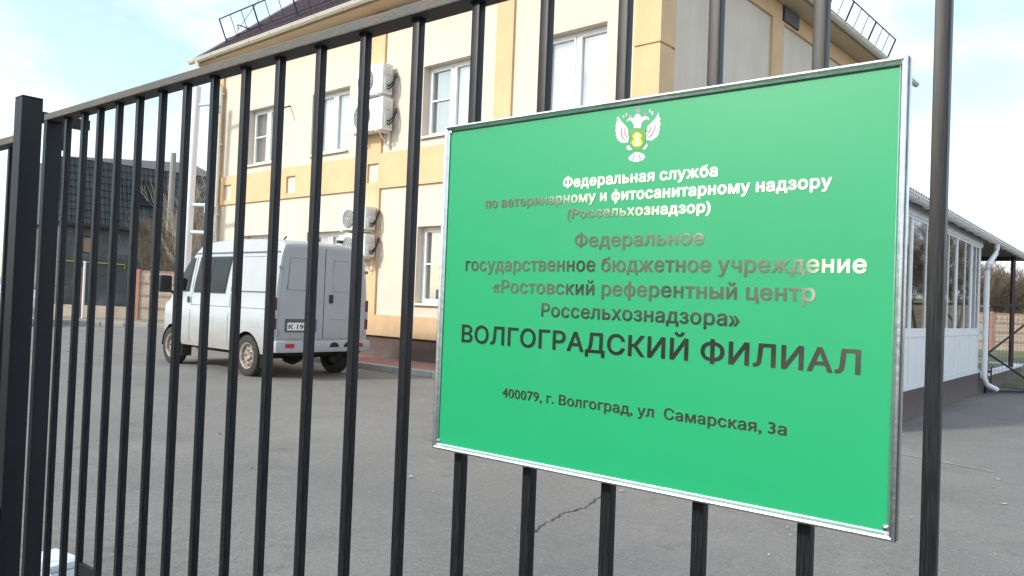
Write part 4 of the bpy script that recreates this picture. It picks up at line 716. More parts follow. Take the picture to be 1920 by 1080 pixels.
# snow guard railing standing square to the roof slope
def guard(P0, P1, n_, up, name='snow_guard'):
    g_ = MB()
    P0, P1, up = Vector(P0), Vector(P1), Vector(up)
    step = (P1 - P0) / n_
    for i in range(n_ + 1):
        a = P0 + step * i
        g_.tube([a - up * 0.05, a + up * 0.72], 0.021, 6)
        if i < n_:
            for q in (1 / 3, 2 / 3):
                c = a + step * q
                g_.tube([c + up * 0.14, c + up * 0.71], 0.010, 5)
    g_.tube([P0 + up * 0.71, P1 + up * 0.71], 0.016, 6)
    g_.tube([P0 + up * 0.14, P1 + up * 0.14], 0.012, 6)
    return g_.build(name, 'steel_dark', office)
nrm = (0, -0.36, 0.82)
guard((-13.0, 0.08, 7.68), (0.0, 0.08, 7.68), 8, nrm)
guard((-0.08, 0.1, 7.68), (-0.08, 10.9, 7.68), 7, (0.34, 0, 0.80))
mb = MB()
mb.tube([(-12.6, .15, 7.74), (-12.55, .1, 8.1), (-12.3, .3, 8.0), (-11.8, .7, 8.26)], 0.022, 6)
mb.tube([(-12.0, -.2, 7.75), (-11.75, .2, 8.6)], 0.008, 5)
mb.build('roof_rod', 'steel_dark', office)

mb = MB()
mb.tube([(-9.82, .01, 5.62), (-9.74, -.2, 5.52), (-9.70, -.34, 5.46)], .018, 7)
mb.build('wall_rod', 'steel_dark', office)

def window(parent, x0, x1, z0, z1, y, left='blind_grey', right='blind_white', transom=(True, False), split=0.5, sill=True):
    """white plastic two-sash window set in its opening"""
    f = MB()
    t = 0.055
    xm = x0 + (x1 - x0) * split
    f.box(x0 + .002, x1 - .002, y, y + .06, z1 - t, z1 - .002)
    f.box(x0 + .002, x1 - .002, y, y + .06, z0 + .002, z0 + t)
    f.box(x0 + .002, x0 + t, y, y + .06, z0 + t, z1 - t)
    f.box(x1 - t, x1 - .002, y, y + .06, z0 + t, z1 - t)
    f.box(xm - .035, xm + .035, y + .001, y + .06, z0 + t, z1 - t)
    for (a, b, on) in ((x0 + t, xm - .035, transom[0]), (xm + .035, x1 - t, transom[1])):
        s = 0.045
        yy = y - .012
        f.box(a + .006, a + s, yy, yy + .05, z0 + t + .006, z1 - t - .006)
        f.box(b - s, b - .006, yy, yy + .05, z0 + t + .006, z1 - t - .006)
        f.box(a + s, b - s, yy, yy + .05, z0 + t + .006, z0 + t + s)
        f.box(a + s, b - s, yy, yy + .05, z1 - t - s, z1 - t - .006)
        if on:
            zm = z0 + (z1 - z0) * 0.52
            f.box(a + s, b - s, yy - .006, yy + .02, zm - .015, zm + .015)
    fo = f.build('window', 'pvc', parent)
    g_ = MB()
    g_.face([(x0 + t, y + .03, z0 + t), (xm - .03, y + .03, z0 + t), (xm - .03, y + .03, z1 - t), (x0 + t, y + .03, z1 - t)])
    g_.face([(xm + .03, y + .03, z0 + t), (x1 - t, y + .03, z0 + t), (x1 - t, y + .03, z1 - t), (xm + .03, y + .03, z1 - t)])
    g_.build('pane', 'glass', fo, recalc=False)
    c = MB()
    n = 22
    for (a, b, mi) in ((x0 + .03, xm, 0), (xm, x1 - .03, 1)):
        for i in range(n):
            u0, u1 = a + (b - a) * i / n, a + (b - a) * (i + 1) / n
            w0, w1 = 0.012 * math.sin(i * 1.9), 0.012 * math.sin((i + 1) * 1.9)
            c.face([(u0, y + .085 + w0, z0 + .02), (u1, y + .085 + w1, z0 + .02), (u1, y + .085 + w1, z1 - .02), (u0, y + .085 + w0, z1 - .02)], mi)
    c.build('blind', [left, right], fo, smooth=60)
    if sill:
        s = MB()
        s.box(x0 + .004, x1 - .004, -.045, y + .004, z0 + .001, z0 + .012)
        s.box(x0 - .03, x1 + .03, -.06, -.045, z0 - .03, z0 + .012)
        s.build('sill', 'gutter_white', fo)
    return fo
for i, (a, b) in enumerate(UP):
    window(office, a, b, ZU0, ZU1, 0.16, left=('blind_grey', 'blind_white', 'blind_grey', 'blind_white')[i], right='blind_white', transom=(i in (0, 2), False))
for i, (a, b) in enumerate(LOW):
    window(office, a, b, ZL0, ZL1, 0.16, left='blind_grey', right='blind_white' if i else 'blind_grey', transom=(True, False))

# ------------------------------------------------------------------ air conditioners on the wall
def aircon(x0, x1, z0, z1, label, lean=0):
    w, h, d = x1 - x0, z1 - z0, 0.27
    t = thing('air_conditioner', label, 'air conditioner', bp((x0 + x1) / 2, -0.06, z0), RB, 'air conditioners on the office wall')
    m_ = MB()
    m_.box(-w / 2, w / 2, -d, -0.01, 0.012, h, c=0.018)
    m_.box(-w / 2 + .05, w / 2 - .05, -d - .002, -d + .01, h - .085, h - .03, c=0.004)
    casing = m_.build('casing', 'ac_white', t, smooth=40)
    fx, fz, fr = -w * 0.14, h * 0.5, h * 0.40
    m_ = MB()
    m_.lathe([(0.0, -d - .012), (fr * .2, -d - .016), (fr, -d - .010), (fr * 1.02, -d + .004)], 'y', (fx, 0, fz), 28)
    for rr in (0.35, 0.5, 0.65, 0.8, 0.93):
        m_.tube([(fx + fr * rr * math.cos(2 * math.pi * q / 24), -d - .022, fz + fr * rr * math.sin(2 * math.pi * q / 24)) for q in range(25)], 0.0035, 4, 1, caps=False)
    for q in range(12):
        a = math.pi * q / 6
        m_.tube([(fx, -d - .024, fz), (fx + fr * math.cos(a), -d - .018, fz + fr * math.sin(a))], 0.003, 4, 1)
    m_.build('fan_grille', ['grille', 'ac_white'], t)
    m_ = MB()
    m_.box(w / 2 - .006, w / 2 + .022, -d + .04, -.06, h * .12, h * .5, c=0.01)
    m_.box(w / 2 - .004, w / 2 + .012, -d + .03, -.08, h * .62, h * .9, c=0.006)
    m_.build('valve_cover', 'ac_side', t, smooth=40)
    m_ = MB()
    for zz in (h * .2, h * .3):
        m_.tube([(w / 2 + .01, -d * .6, zz), (w / 2 + .07, -d * .55, zz - .02), (w / 2 + .11, -d * .35, zz + .06), (w / 2 + .10, -.03, zz + .22), (w / 2 + .04, 0.04, zz + .27)], 0.017, 7)
    m_.build('pipe', 'black_plastic', t, smooth=60)
    for sx in (-w * .32, w * .38):
        m_ = MB()
        m_.box(sx - .02, sx + .02, -d - .06, 0.04, -.03, 0.01)
        m_.box(sx - .02, sx + .02, 0.0, 0.04, -.32, -.03)
        m_.tube([(sx, -d + .02, -.025), (sx, 0.02, -.29)], 0.013, 5)
        m_.build('bracket', 'gutter_white', t)
    return t
aircon(-6.90, -6.06, 5.28, 5.90, 'white outdoor air conditioner, upper one between the upstairs windows')
aircon(-7.04, -6.02, 4.56, 5.22, 'white air conditioner with looping black pipe, lower one upstairs, above the ochre band')
aircon(-7.28, -6.42, 2.60, 3.08, 'white air conditioner just below the ochre band, above the van roof')
aircon(-7.28, -6.40, 2.05, 2.52, 'lowest white air conditioner, half hidden behind the van roof')

# white pole by the far corner with arms
t = thing('white_pole', 'tall white pole at the far corner of the office with three pale arms', 'pole', bp(-13.0, -0.75, 0), RB)
mb = MB()
mb.tube([(-0.06, 0, 0), (0.05, 0.0, 3.0), (0.17, 0, 6.35)], [0.11, 0.10, 0.09], 14)
mb.build('shaft', 'white_paint', t, smooth=50)
for z, x1 in ((5.86, 0.95), (3.36, 0.92), (2.68, 0.96)):
    mb = MB()
    mb.tube([(0.05, 0.02, z + .04), (x1, 0.16, z)], 0.045, 8)
    mb.box(x1 - .16, x1 - .06, .02, .30, z - .2, z - .03)
    mb.build('arm', 'pale_blue', t, smooth=50)

# ------------------------------------------------------------------ van
def make_van():
    van = thing('van', 'dusty white cargo van parked in the yard, its rear doors toned darker for shade', 'van', bp(-3.9, -3.0), RB + math.pi)
    LR, LF, RAD = 0.70, 3.16, 0.375
    def top(x):
        P = [(0, 2.00), (0.05, 2.04), (0.3, 2.075), (1.2, 2.10), (2.0, 2.085), (2.4, 2.03), (2.55, 1.93), (2.66, 1.80), (3.27, 1.17), (3.34, 1.12), (3.5, 1.06), (3.64, 0.98), (3.74, 0.88), (3.82, 0.74), (3.86, 0.60), (3.88, 0.52)]
        for (a, b), (c, d) in zip(P, P[1:]):
            if a <= x <= c:
                return b + (d - b) * (x - a) / (c - a)
        return P[-1][1]
    def W(x):
        P = [(0, 0.835), (0.08, 0.86), (2.7, 0.86), (3.2, 0.845), (3.5, 0.80), (3.7, 0.72), (3.82, 0.62), (3.88, 0.50)]
        for (a, b), (c, d) in zip(P, P[1:]):
            if a <= x <= c:
                return b + (d - b) * (x - a) / (c - a)
        return P[-1][1]
    FZ = [(0.2, 0.965), (0.45, 0.985), (0.62, 1.0), (0.82, 1.005), (1.02, 1.0), (1.045, 0.985), (1.25, 0.975), (1.5, 0.945), (1.80, 0.895), (1.86, 0.885), (1.9, 0.875), (2.2, 0.80)]
    def fz(z):
        for (a, b), (c, d) in zip(FZ, FZ[1:]):
            if a <= z <= c:
                return b + (d - b) * (z - a) / (c - a)
        return FZ[0][1] if z < FZ[0][0] else FZ[-1][1]
    def zb(x):
        z = 0.36 if x > 0.1 else 0.42
        for c in (LR, LF):
            if abs(x - c) < RAD:
                z = max(z, 0.30 + math.sqrt(RAD * RAD - (x - c) ** 2))
        return z
    xs = sorted(set([round(v * 0.05, 3) for v in range(78)] + [c + RAD * math.cos(math.pi * k / 14) for c in (LR, LF) for k in range(15)] + [0.02, 3.87, 3.88]))
    V, F = [], []
    for x in xs:
        tp, w, b = top(x), W(x), zb(x)
        sec = []
        for z in (b, 0.45, 0.62, 0.82, 1.02, 1.045, 1.25, 1.5, 1.80, 1.86):
            zz = min(max(z, b), max(tp - 0.05, b))
            sec.append((w * fz(zz), zz))
        e = w * fz(max(tp - .05, b))
        sec += [(e - 0.02, tp - .025), (e - 0.09, tp - .008), (e * 0.55, tp + .004 * (tp > 1.6)), (0, tp + .008 * (tp > 1.6))]
        V += [[(x, s * y, z) for y, z in sec] for s in (1,)][0]
    n = len(sec)
    for i in range(len(xs) - 1):
        for k in range(n - 1):
            F.append((i * n + k, i * n + k + 1, (i + 1) * n + k + 1, (i + 1) * n + k))
    m_ = MB()
    m_.mesh(V, F)
    m_.mesh([(x, -y, z) for x, y, z in V], F)
    # front and rear closing faces
    for i in (0, len(xs) - 1):
        ring = [V[i * n + k] for k in range(n)]
        m_.face(ring + [(x, -y, z) for x, y, z in reversed(ring[:-1])])
    body = m_.build('body', 'van_white', van, smooth=32, weld=True)
    # side skin helper
    def side(m, rows, off, s, mi=0, nx=10):
        """rows: (z, xa, xb) from low to high"""
        G = []
        for z, a, b in rows:
            G.append([(a + (b - a) * i / nx, s * (W(a + (b - a) * i / nx) * fz(z) + off), z) for i in range(nx + 1)])
        for r0, r1 in zip(G, G[1:]):
            for i in range(nx):
                m.face([r0[i], r0[i + 1], r1[i + 1], r1[i]], mi)
    def rows(z0, a0, b0, z1, a1, b1, n_=6):
        return [(z0 + (z1 - z0) * i / n_, a0 + (a1 - a0) * i / n_, b0 + (b1 - b0) * i / n_) for i in range(n_ + 1)]
    # underbody
    m_ = MB()
    m_.box(0.12, 3.7, -0.55, 0.55, 0.34, 0.60)
    m_.tube([(LR, -.7, .31), (LR, .7, .31)], 0.055, 8)
    m_.lathe([(0.02, -.17), (.12, -.12), (.16, 0), (.12, .12), (.02, .17)], 'y', (LR, 0.05, 0.31), 14)
    m_.tube([(LR, .1, .31), (2.6, 0, .36)], 0.04, 8)
    m_.tube([(0.02, -.35, .33), (.5, -.35, .33), (1.3, -.3, .34)], 0.03, 8)
    m_.box(1.3, 2.5, .3, .72, .30, .42)
    m_.build('underbody', 'undercar', van)
    for c in (LR, LF):                                # wheel housings closed in dark
        for s in (1, -1):
            m_ = MB()
            pts = [(c + (RAD - .01) * math.cos(math.pi * k / 12), 0.30 + (RAD - .01) * math.sin(math.pi * k / 12)) for k in range(13)]
            for (x0, z0), (x1, z1) in zip(pts, pts[1:]):
                m_.face([(x0, s * .83, z0), (x1, s * .83, z1), (x1, s * .5, z1), (x0, s * .5, z0)])
            m_.face([(x, s * .5, z) for x, z in pts])
            m_.build('wheel_housing', 'undercar', van, weld=True)
    # glazing
    for s in (1, -1):
        m_ = MB()
        side(m_, rows(1.235, 2.575, 3.17, 1.80, 2.52, 2.66), .004, s)
        fr = m_.build('front_door_window', 'black_plastic', van)
        m_ = MB()
        side(m_, rows(1.26, 2.605, 3.11, 1.775, 2.55, 2.645), .008, s)
        m_.build('pane', 'dark_glass', fr)
        m_ = MB()
        side(m_, rows(1.225, 1.40, 2.44, 1.815, 1.33, 2.36), .004, s)
        fr = m_.build('side_window', 'black_plastic', van)
        m_ = MB()
        side(m_, rows(1.26, 1.44, 1.88, 1.78, 1.37, 1.82), .008, s)
        side(m_, rows(1.26, 1.92, 2.40, 1.78, 1.86, 2.32), .008, s)
        m_.build('pane', 'dark_glass', fr)
        # seams, pressed lines and trim
        for r_, o_, nx_, nm_ in ((rows(0.42, 2.50, 2.512, 1.82, 2.455, 2.467), .003, 1, 'door_seam'), (rows(0.42, 2.84, 2.852, 0.70, 2.84, 2.852), .003, 1, 'door_seam'), (rows(0.42, 1.27, 1.282, 1.82, 1.21, 1.222), .003, 1, 'door_seam'), (rows(1.262, 0.22, 1.05, 1.282, 0.22, 1.05, 1), .004, 10, 'pressed_line'), (rows(1.80, 0.22, 1.0, 1.806, 0.22, 1.0, 1), .003, 10, 'pressed_line'), (rows(1.860, 0.03, 2.56, 1.882, 0.03, 2.56, 1), .008, 30, 'roof_gutter'), (rows(1.022, 0.03, 2.48, 1.03, 0.03, 2.48, 1), .0035, 30, 'pressed_line')):
            m_ = MB()
            side(m_, r_, o_, s, nx=nx_)
            m_.build(nm_, 'seam', van)
        m_ = MB()
        side(m_, rows(1.06, 2.53, 2.60, 1.16, 2.53, 2.60, 1), .02, s, nx=2)
        m_.build('door_handle', 'black_plastic', van)
        # mirror
        m_ = MB()
        m_.box(3.16, 3.23, .86, 1.07, 1.21, 1.50, c=.03)
        m_.tube([(3.15, .82, 1.2), (3.17, .95, 1.27)], .025, 7)
        o = m_.build('mirror', 'black_plastic', van, smooth=40)
        if s < 0: o.scale = (1, -1, 1)
        # mud flaps
        for c in (LR, LF):
            m_ = MB()
            m_.box(c - RAD - .03, c - RAD - .015, s * .80 - .13, s * .80 + .04, 0.16, 0.45)
            m_.build('mud_flap', 'rubber', van)
        # lamps
        m_ = MB()
        for z0_, z1_, k_ in ((.74, .90, 0), (.90, 1.02, 1), (1.02, 1.20, 0)):
            m_.box(-.012, .05, s * .822 - .026, s * .822 + .026, z0_, z1_, k_, c=.008)
        m_.build('tail_lamp', ['lamp_dull', 'van_trim'], van)
        m_ = MB()
        m_.box(3.66, 3.82, s * .52 - .13, s * .52 + .13, .72, .86, c=.03)
        m_.build('headlight', 'clear_lens', van)
    # windscreen
    m_ = MB()
    for (xa, xb) in ((2.70, 3.22),):
        n_ = 6
        P = []
        for i in range(n_ + 1):
            x = xa + (xb - xa) * i / n_
            hw = W(x) * fz(top(x)) - .07
            P.append([(x + .004, -hw + 2 * hw * k / 6, top(x) + .006) for k in range(7)])
        for a, b in zip(P, P[1:]):
            for k in range(6):
                m_.face([a[k], a[k + 1], b[k + 1], b[k]])
    m_.build('windscreen', 'dark_glass', van)
    # rear doors
    for s in (1, -1):
        ya, yb_ = s * .006, s * .765
        def P(y, z):
            return (ya + (yb_ - ya) * y * (1 - 0.10 * max(0, (z - 1.1)) / 0.85 * y), z)
        out = [P(y, z) for y, z in ((0, .60), (1, .60), (1, 1.1), (1, 1.90), (.93, 1.96), (0, 1.97))]
        m_ = MB()
        m_.prism(out, 'x', -.012, .01)
        # pressed panels
        def frame(y0, y1, z0, z1, t_=.012):
            q = [P(y, z) for y, z in ((y0, z0), (y1, z0), (y1, z1), (y0, z1))]
            m_.tube([(-.013, a, b) for a, b in q + q[:1]], t_ * .7, 6)
        frame(.20, .86, 1.33, 1.80)
        m_.tube([(-.012, P(.15, .9)[0], .9), (-.012, P(.85, .9)[0], .9)], .008, 6)
        d_ = m_.build('rear_door', 'van_white_shaded', van, smooth=30)
        for z in (.66, 1.62):
            m_ = MB()
            m_.box(-.03, .0, s * .775 - .03, s * .775 + .022, z, z + .05, c=.008)
            m_.build('hinge', 'rim', d_)
        if s < 0:
            m_ = MB()
            m_.box(-.03, -.012, -.16, -.09, 1.14, 1.27, c=.008)
            m_.build('handle', 'black_plastic', d_)
    m_ = MB()
    m_.box(-.014, .0, -.004, .004, .60, 1.96)
    m_.build('door_gap', 'undercar', van)
    m_ = MB()
    m_.box(-.10, .10, -.85, .85, .40, .575, c=.03)
    bum = m_.build('rear_bumper', 'van_trim', van, smooth=40)
    for s in (1, -1):
        m_ = MB()
        m_.box(-.112, -.09, s * .62 - .075, s * .62 + .075, .475, .535, c=.008)
        m_.build('reflector', 'red_lens', bum)
    for y in (-.16, -.42):
        m_ = MB()
        m_.prism([(y + .085 * math.cos(math.pi * k / 10), .475 + .075 * math.sin(math.pi * k / 10)) for k in range(11)], 'x', -.104, -.09)
        m_.build('step_hole', 'undercar', bum)
    m_ = MB()
    m_.box(3.70, 3.89, -.50, .50, .33, .58, c=.05)
    m_.build('front_bumper', 'van_trim', van, smooth=40)
    # number plate with its holder
    m_ = MB()
    m_.box(-.022, -.008, .12, .66, .70, .89, 1, c=.004)
    m_.box(-.027, -.020, .155, .625, .725, .84, 0, c=.002)
    pl = m_.build('number_plate', ['plate_white', 'seam'], van)
    m_ = MB()
    lettering(m_, 'К 196', 0.40, .058, .32, .746, .07, lambda u, v, d_: (-.0275 - d_, .605 - u, v), 'm', .001)
    m_.build('plate_lettering', 'black_plastic', pl)
    m_ = MB()
    m_.box(-.03, .05, -.30, -.22, 2.07, 2.12, c=.01)
    m_.tube([(.3, .55, 2.06), (.3, .5, 2.12), (.34, .48, 2.11)], .012, 6)
    m_.build('roof_fitting', 'black_plastic', van)
    # wheels
    for c in (LR, LF):
        for s in (1, -1):
            w = MB()
            w.lathe([(.20, -.085), (.27, -.095), (.302, -.08), (.312, -.05), (.312, .05), (.302, .08), (.27, .095), (.20, .085), (.19, 0)], 'y', (0, 0, 0), 32)
            for k in range(40):
                a = 2 * math.pi * k / 40
                w.box(.309 * math.cos(a) - .008, .309 * math.cos(a) + .008, -.075, .075, .309 * math.sin(a) - .008, .309 * math.sin(a) + .008)
            wt = thing_part('wheel', w, 'rubber', van, (c, s * .755, .312))
            r_ = MB()
            r_.lathe([(.0, .045), (.045, .05), (.06, .035), (.10, .03), (.13, .045), (.165, .03), (.175, .07), (.20, .085), (.205, .06), (.205, -.06)], 'y', (0, 0, 0), 28)
            for k in range(8):
                a = 2 * math.pi * k / 8
                r_.lathe([(.0, .05), (.016, .05)], 'y', (.142 * math.cos(a), 0, .142 * math.sin(a)), 8, 1)
            for k in range(5):
                a = 2 * math.pi * k / 5
                r_.lathe([(.0, .062), (.011, .06), (.011, .03)], 'y', (.075 * math.cos(a), 0, .075 * math.sin(a)), 6, 1)
            ro = r_.build('rim', ['rim', 'undercar'], wt, smooth=40)
            if s < 0: ro.scale = (1, -1, 1)
    return van

def thing_part(name, m_, mats, parent, loc):
    return m_.build(name, mats, parent, loc=loc, smooth=40)

def glyph(face, ch):
    adv, loops = (GLYPHS_BOLD if face == 'b' else GLYPHS_MEDIUM)[ch]
    out = []
    for P in loops:
        ar = sum(P[i][0] * P[(i + 1) % len(P)][1] - P[(i + 1) % len(P)][0] * P[i][1] for i in range(len(P))) / 2
        out.append((ar, P))
    return adv, out

def inside(p, poly):
    c = False
    for i in range(len(poly)):
        (x0, y0), (x1, y1) = poly[i], poly[(i + 1) % len(poly)]
        if (y0 > p[1]) != (y1 > p[1]) and p[0] < (x1 - x0) * (p[1] - y0) / (y1 - y0) + x0:
            c = not c
    return c

from mathutils.geometry import tessellate_polygon
def lettering(mbx, text, spacing, _a, width, base, cap, P, face, depth):
    """lay a text out to a given width; P(u, v, d) maps it on a surface"""
    x = 0
    items = []
    for ch in text:
        if ch == ' ':
            x += 270
            continue
        a, loops = glyph(face, ch)
        items.append((x, loops))
        x += a
    lo = min(px + q[0] for px, ls in items for _, p in ls for q in p)
    hi = max(px + q[0] for px, ls in items for _, p in ls for q in p)
    sx = width / (hi - lo)
    sy = cap / (max(q[1] for _, p in glyph(face, 'В' if face == 'm' else 'Ф')[1] for q in p))
    for px, ls in items:
        outs = [p for a, p in ls if a > 0]
        ins = [p for a, p in ls if a < 0]
        if not outs or max(abs(a) for a, p in ls) != max(a for a, p in ls):
            outs, ins = [p for a, p in ls if a < 0], [p for a, p in ls if a > 0]
        for op in outs:
            grp = [op] + [h for h in ins if inside(h[0], op)]
            flat = [q for g_ in grp for q in g_]
            tri = tessellate_polygon([[Vector((q[0], q[1], 0)) for q in g_] for g_ in grp])
            m = lambda q, d_: P((px + q[0] - lo) * sx, base + q[1] * sy, d_)
            n = len(flat)
            mbx.mesh([m(q, depth) for q in flat], [tuple(t_) for t_ in tri])
            k = 0
            for g_ in grp:
                for i in range(len(g_)):
                    a, b = g_[i], g_[(i + 1) % len(g_)]
                    mbx.face([m(a, 0), m(b, 0), m(b, depth), m(a, depth)])

make_van()

# ------------------------------------------------------------------ sliding gate, post, fence
GX = [-2.834, -2.709, -2.59, -2.463, -2.333, -2.197, -2.062, -1.924, -1.779, -1.633, -1.478, -1.325, -1.164, -1.003, -0.8415, -0.681, -0.5225, -0.369, -0.219]
GX = [x * 0.9537 for x in GX] + [-0.058 + 0.15 * k for k in range(9)]
gate = thing('sliding_gate', 'black steel gate of upright square bars under a rusty top rail', 'gate', (-2.83, 1.03, 0))
gx = lambda x: x + 2.83
mb = MB()
mb.box(0.0, 4.2, -0.015, 0.035, 1.787, 1.809, c=0.003)
mb.build('top_rail', 'rail_paint', gate)
mb = MB()
mb.box(0.0, 4.2, -0.015, 0.035, 0.085, 0.145, c=0.003)
mb.build('bottom_rail', 'black_paint', gate)
mb = MB()
mb.box(0.0, 0.026, -0.015, 0.035, 0.1455, 1.786, c=0.003)
mb.build('stile', 'post_paint', gate)
bar0 = None
for x in GX:
    if bar0 is None:
        mb = MB()
        mb.box(0, 0.0175, 0, 0.0175, 0.1455, 1.7865, c=0.0018)
        rw = random.Random(4)
        for k in range(14):
            mb.lathe([(0, -.003), (.0028, -.001), (.0028, .001), (0, .003)], 'z', (rw.uniform(-.001, .0185), rw.choice((-.0006, .018)), 1.7845), 6)
            mb.lathe([(0, -.003), (.0028, -.001), (.0028, .001), (0, .003)], 'z', (rw.choice((-.0006, .018)), rw.uniform(-.001, .0185), 1.7845), 6)
        bar0 = b = mb.build('bar', 'black_paint', gate, smooth=30)
    else:
        b = bar0.copy()
        COL.objects.link(b)
        b.parent = gate
    b.location = (gx(x), random.uniform(-.0012, .0012), random.uniform(-.0008, 0))
    b.rotation_euler = (0, 0, R(random.uniform(-2.5, 2.5)))
mb = MB()
mb.box(gx(-2.448), gx(-2.330), 0.001, 0.012, 0.27, 0.437, c=0.003)
mb.build('latch_plate', 'post_paint', gate)

post = thing('gate_post', 'thick square black gate post standing left of the gate', 'post', (-3.015, 1.033, 0))
mb = MB()
mb.box(-.033, .033, -.033, .033, 0, 1.885, c=0.003)
mb.box(-.033, .033, -.033, .033, 1.8851, 1.892, c=0.002)
mb.build('shaft', 'post_paint', post)
mb = MB()
mb.box(.0, .033, .033, .19, 1.812, 1.848, c=0.002)
mb.build('guide_bracket', 'post_paint', post)
mb = MB()
mb.lathe([(.0, -.04), (.022, -.04), (.026, -.03), (.026, .03), (.022, .04), (0, .04)], 'z', (.02, .10, 1.768), 14)
mb.tube([(.02, .10, 1.80), (.02, .10, 1.862)], .008, 8)
mb.build('guide_roller', 'black_plastic', post, smooth=40)
mb = MB()
mb.box(-.02, .028, -.06, -.033, 0.42, 0.50, c=0.006)
mb.box(-.02, .03, -.055, -.033, 0.26, 0.40, c=0.006)
mb.build('catch', 'black_paint', post, smooth=40)

fence = thing('metal_fence', 'black steel bar fence continuing left beyond the gate post', 'fence', (-3.06, 1.03, 0))
mb = MB()
mb.box(-3.0, 0, -.015, .03, 1.742, 1.768, c=0.003)
mb.build('rail', 'rail_paint', fence)
mb = MB()
mb.box(-3.0, 0, -.015, .03, 0.10, 0.14, c=0.003)
mb.build('rail', 'rail_paint', fence)
for k in range(14):
    b = bar0.copy()
    b.data = bar0.data
    COL.objects.link(b)
    b.parent = fence
    b.scale = (1, 1, 0.972)
    b.location = (-0.125 - 0.2 * k, 0, 0)

# ------------------------------------------------------------------ sign
SG = 0.9447
sign = thing('sign_board', 'green sign in silver frame with foil lettering and eagle emblem, hung on the gate bars', 'sign', (-0.9721, 1.0, 0.9925))
def sp(u, v, d_):
    return (u * SG, -d_ + 0.006, v * SG)
mb = MB()
mb.box(-.010 * SG, .7805 * SG, .006, .014, .002 * SG, .595 * SG)
mb.build('panel', 'sign_green', sign)
# framed moulding: four mitred lengths with a rounded lip
def mould(a, b, nx_, nz_):
    """a, b outer corners (u, v), (nx_, nz_) inward direction"""
    m_ = MB()
    prof = [(0, .020), (0, .001), (.0012, -.001), (.0035, -.0018), (.0065, -.001), (.0085, .0025), (.0105, .0035), (.0105, .0058)]
    (ua, va), (ub, vb) = a, b
    d_ = Vector((ub - ua, vb - va)).normalized()
    n = len(prof)
    V = []
    for (u, v, sgn) in ((ua, va, 1), (ub, vb, -1)):
        for (w, y) in prof:
            V.append(((u + nx_ * w + d_.x * w * sgn) * SG, y, (v + nz_ * w + d_.y * w * sgn) * SG))
    m_.mesh(V, [(i, (i + 1) % n, (i + 1) % n + n, i + n) for i in range(n)])
    return m_
fr = MB()
U0, U1, V0, V1 = -.0105, .7870, -.003, .5995
for (a, b, i, j) in (((U0, V0), (U1, V0), 0, 1), ((U1, V0), (U1, V1), -1, 0), ((U1, V1), (U0, V1), 0, -1), ((U0, V1), (U0, V0), 1, 0)):
    q = mould(a, b, i, j)
    fr.mesh(q.v, q.f)
fr.build('frame', 'alu', sign, smooth=35)
LINES = [
    ('Федеральная служба', .263, .5364, .468, .0185, 'b'),
    ('по ветеринарному и фитосанитарному надзору', .0935, .6973, .4415, .0185, 'b'),
    ('(Россельхознадзор)', .2735, .5276, .416, .0175, 'b'),
    ('Федеральное', .2905, .5189, .3690, .0222, 'm'),
    ('государственное бюджетное учреждение', .051, .7436, .329, .0235, 'm'),
    ('«Ростовский референтный центр', .1184, .6806, .2908, .0229, 'm'),
    ('Россельхознадзора»', .2276, .5769, .2528, .0228, 'm'),
    ('ВОЛГОГРАДСКИЙ ФИЛИАЛ', .0476, .7398, .199, .0318, 'm'),
    ('400079, г. Волгоград, ул  Самарская, 3а', .1492, .648, .109, .0168, 'm'),
]
for txt, u0, u1, v0, cap, fc in LINES:
    m_ = MB()
    lettering(m_, txt, 0, 0, u1 - u0, v0, cap, lambda u, v, d_, u0=u0: sp(u0 + u, v, d_), fc, .0007)
    m_.build('lettering', 'foil', sign)
m_ = MB()
lay = {'wingl': (0, 1), 'wingr': (0, 1), 'body': (0, 1), 'crown': (1, 1), 'crl': (1, 2), 'crr': (1, 2), 'b1': (0, 1), 'b2': (0, 1), 'b3': (0, 1), 'b4': (0, 1), 'shield': (2, 2), 'yellow': (3, 3), 'stripe': (0, 4), 'legl': (0, 3), 'legr': (0, 3), 'tail': (0, 1), 'gl1': (1, 2), 'gl2': (1, 2), 'gr1': (1, 2), 'gr2': (1, 2), 't1': (1, 2), 't2': (1, 2)}
for k, poly in EMBLEM.items():
    mi, lv = lay[k]
    d_ = 0.0002 * lv
    tri = tessellate_polygon([[Vector((u, v, 0)) for u, v in poly]])
    m_.mesh([sp(u, v, d_) for u, v in poly], [tuple(t_) for t_ in tri], mi)
m_.build('emblem', ['emblem_white', 'emblem_grey', 'emblem_green', 'emblem_yellow'], sign)
m_ = MB()
for u, v in ((.0, .588), (.775, .012), (.0, .012)):
    m_.lathe([(0, -.0028), (.003, -.0022), (.0042, 0), (.0042, .001)], 'y', (u * SG, .005, v * SG), 12)
m_.build('screw', 'alu', sign, smooth=40)

mb = MB()
mb.box(-.10, .10, -.06, .06, 0, .155, c=.014)
mb.box(-.105, .105, -.065, .065, .1555, .185, c=.010)
b = mb.build('plastic_box', 'plastic_white', loc=(-3.325, 1.305, 0.004), rot=(0, 0, R(6)), smooth=40)
tag(b, 'small white plastic box on the asphalt behind the gate bars', 'box')

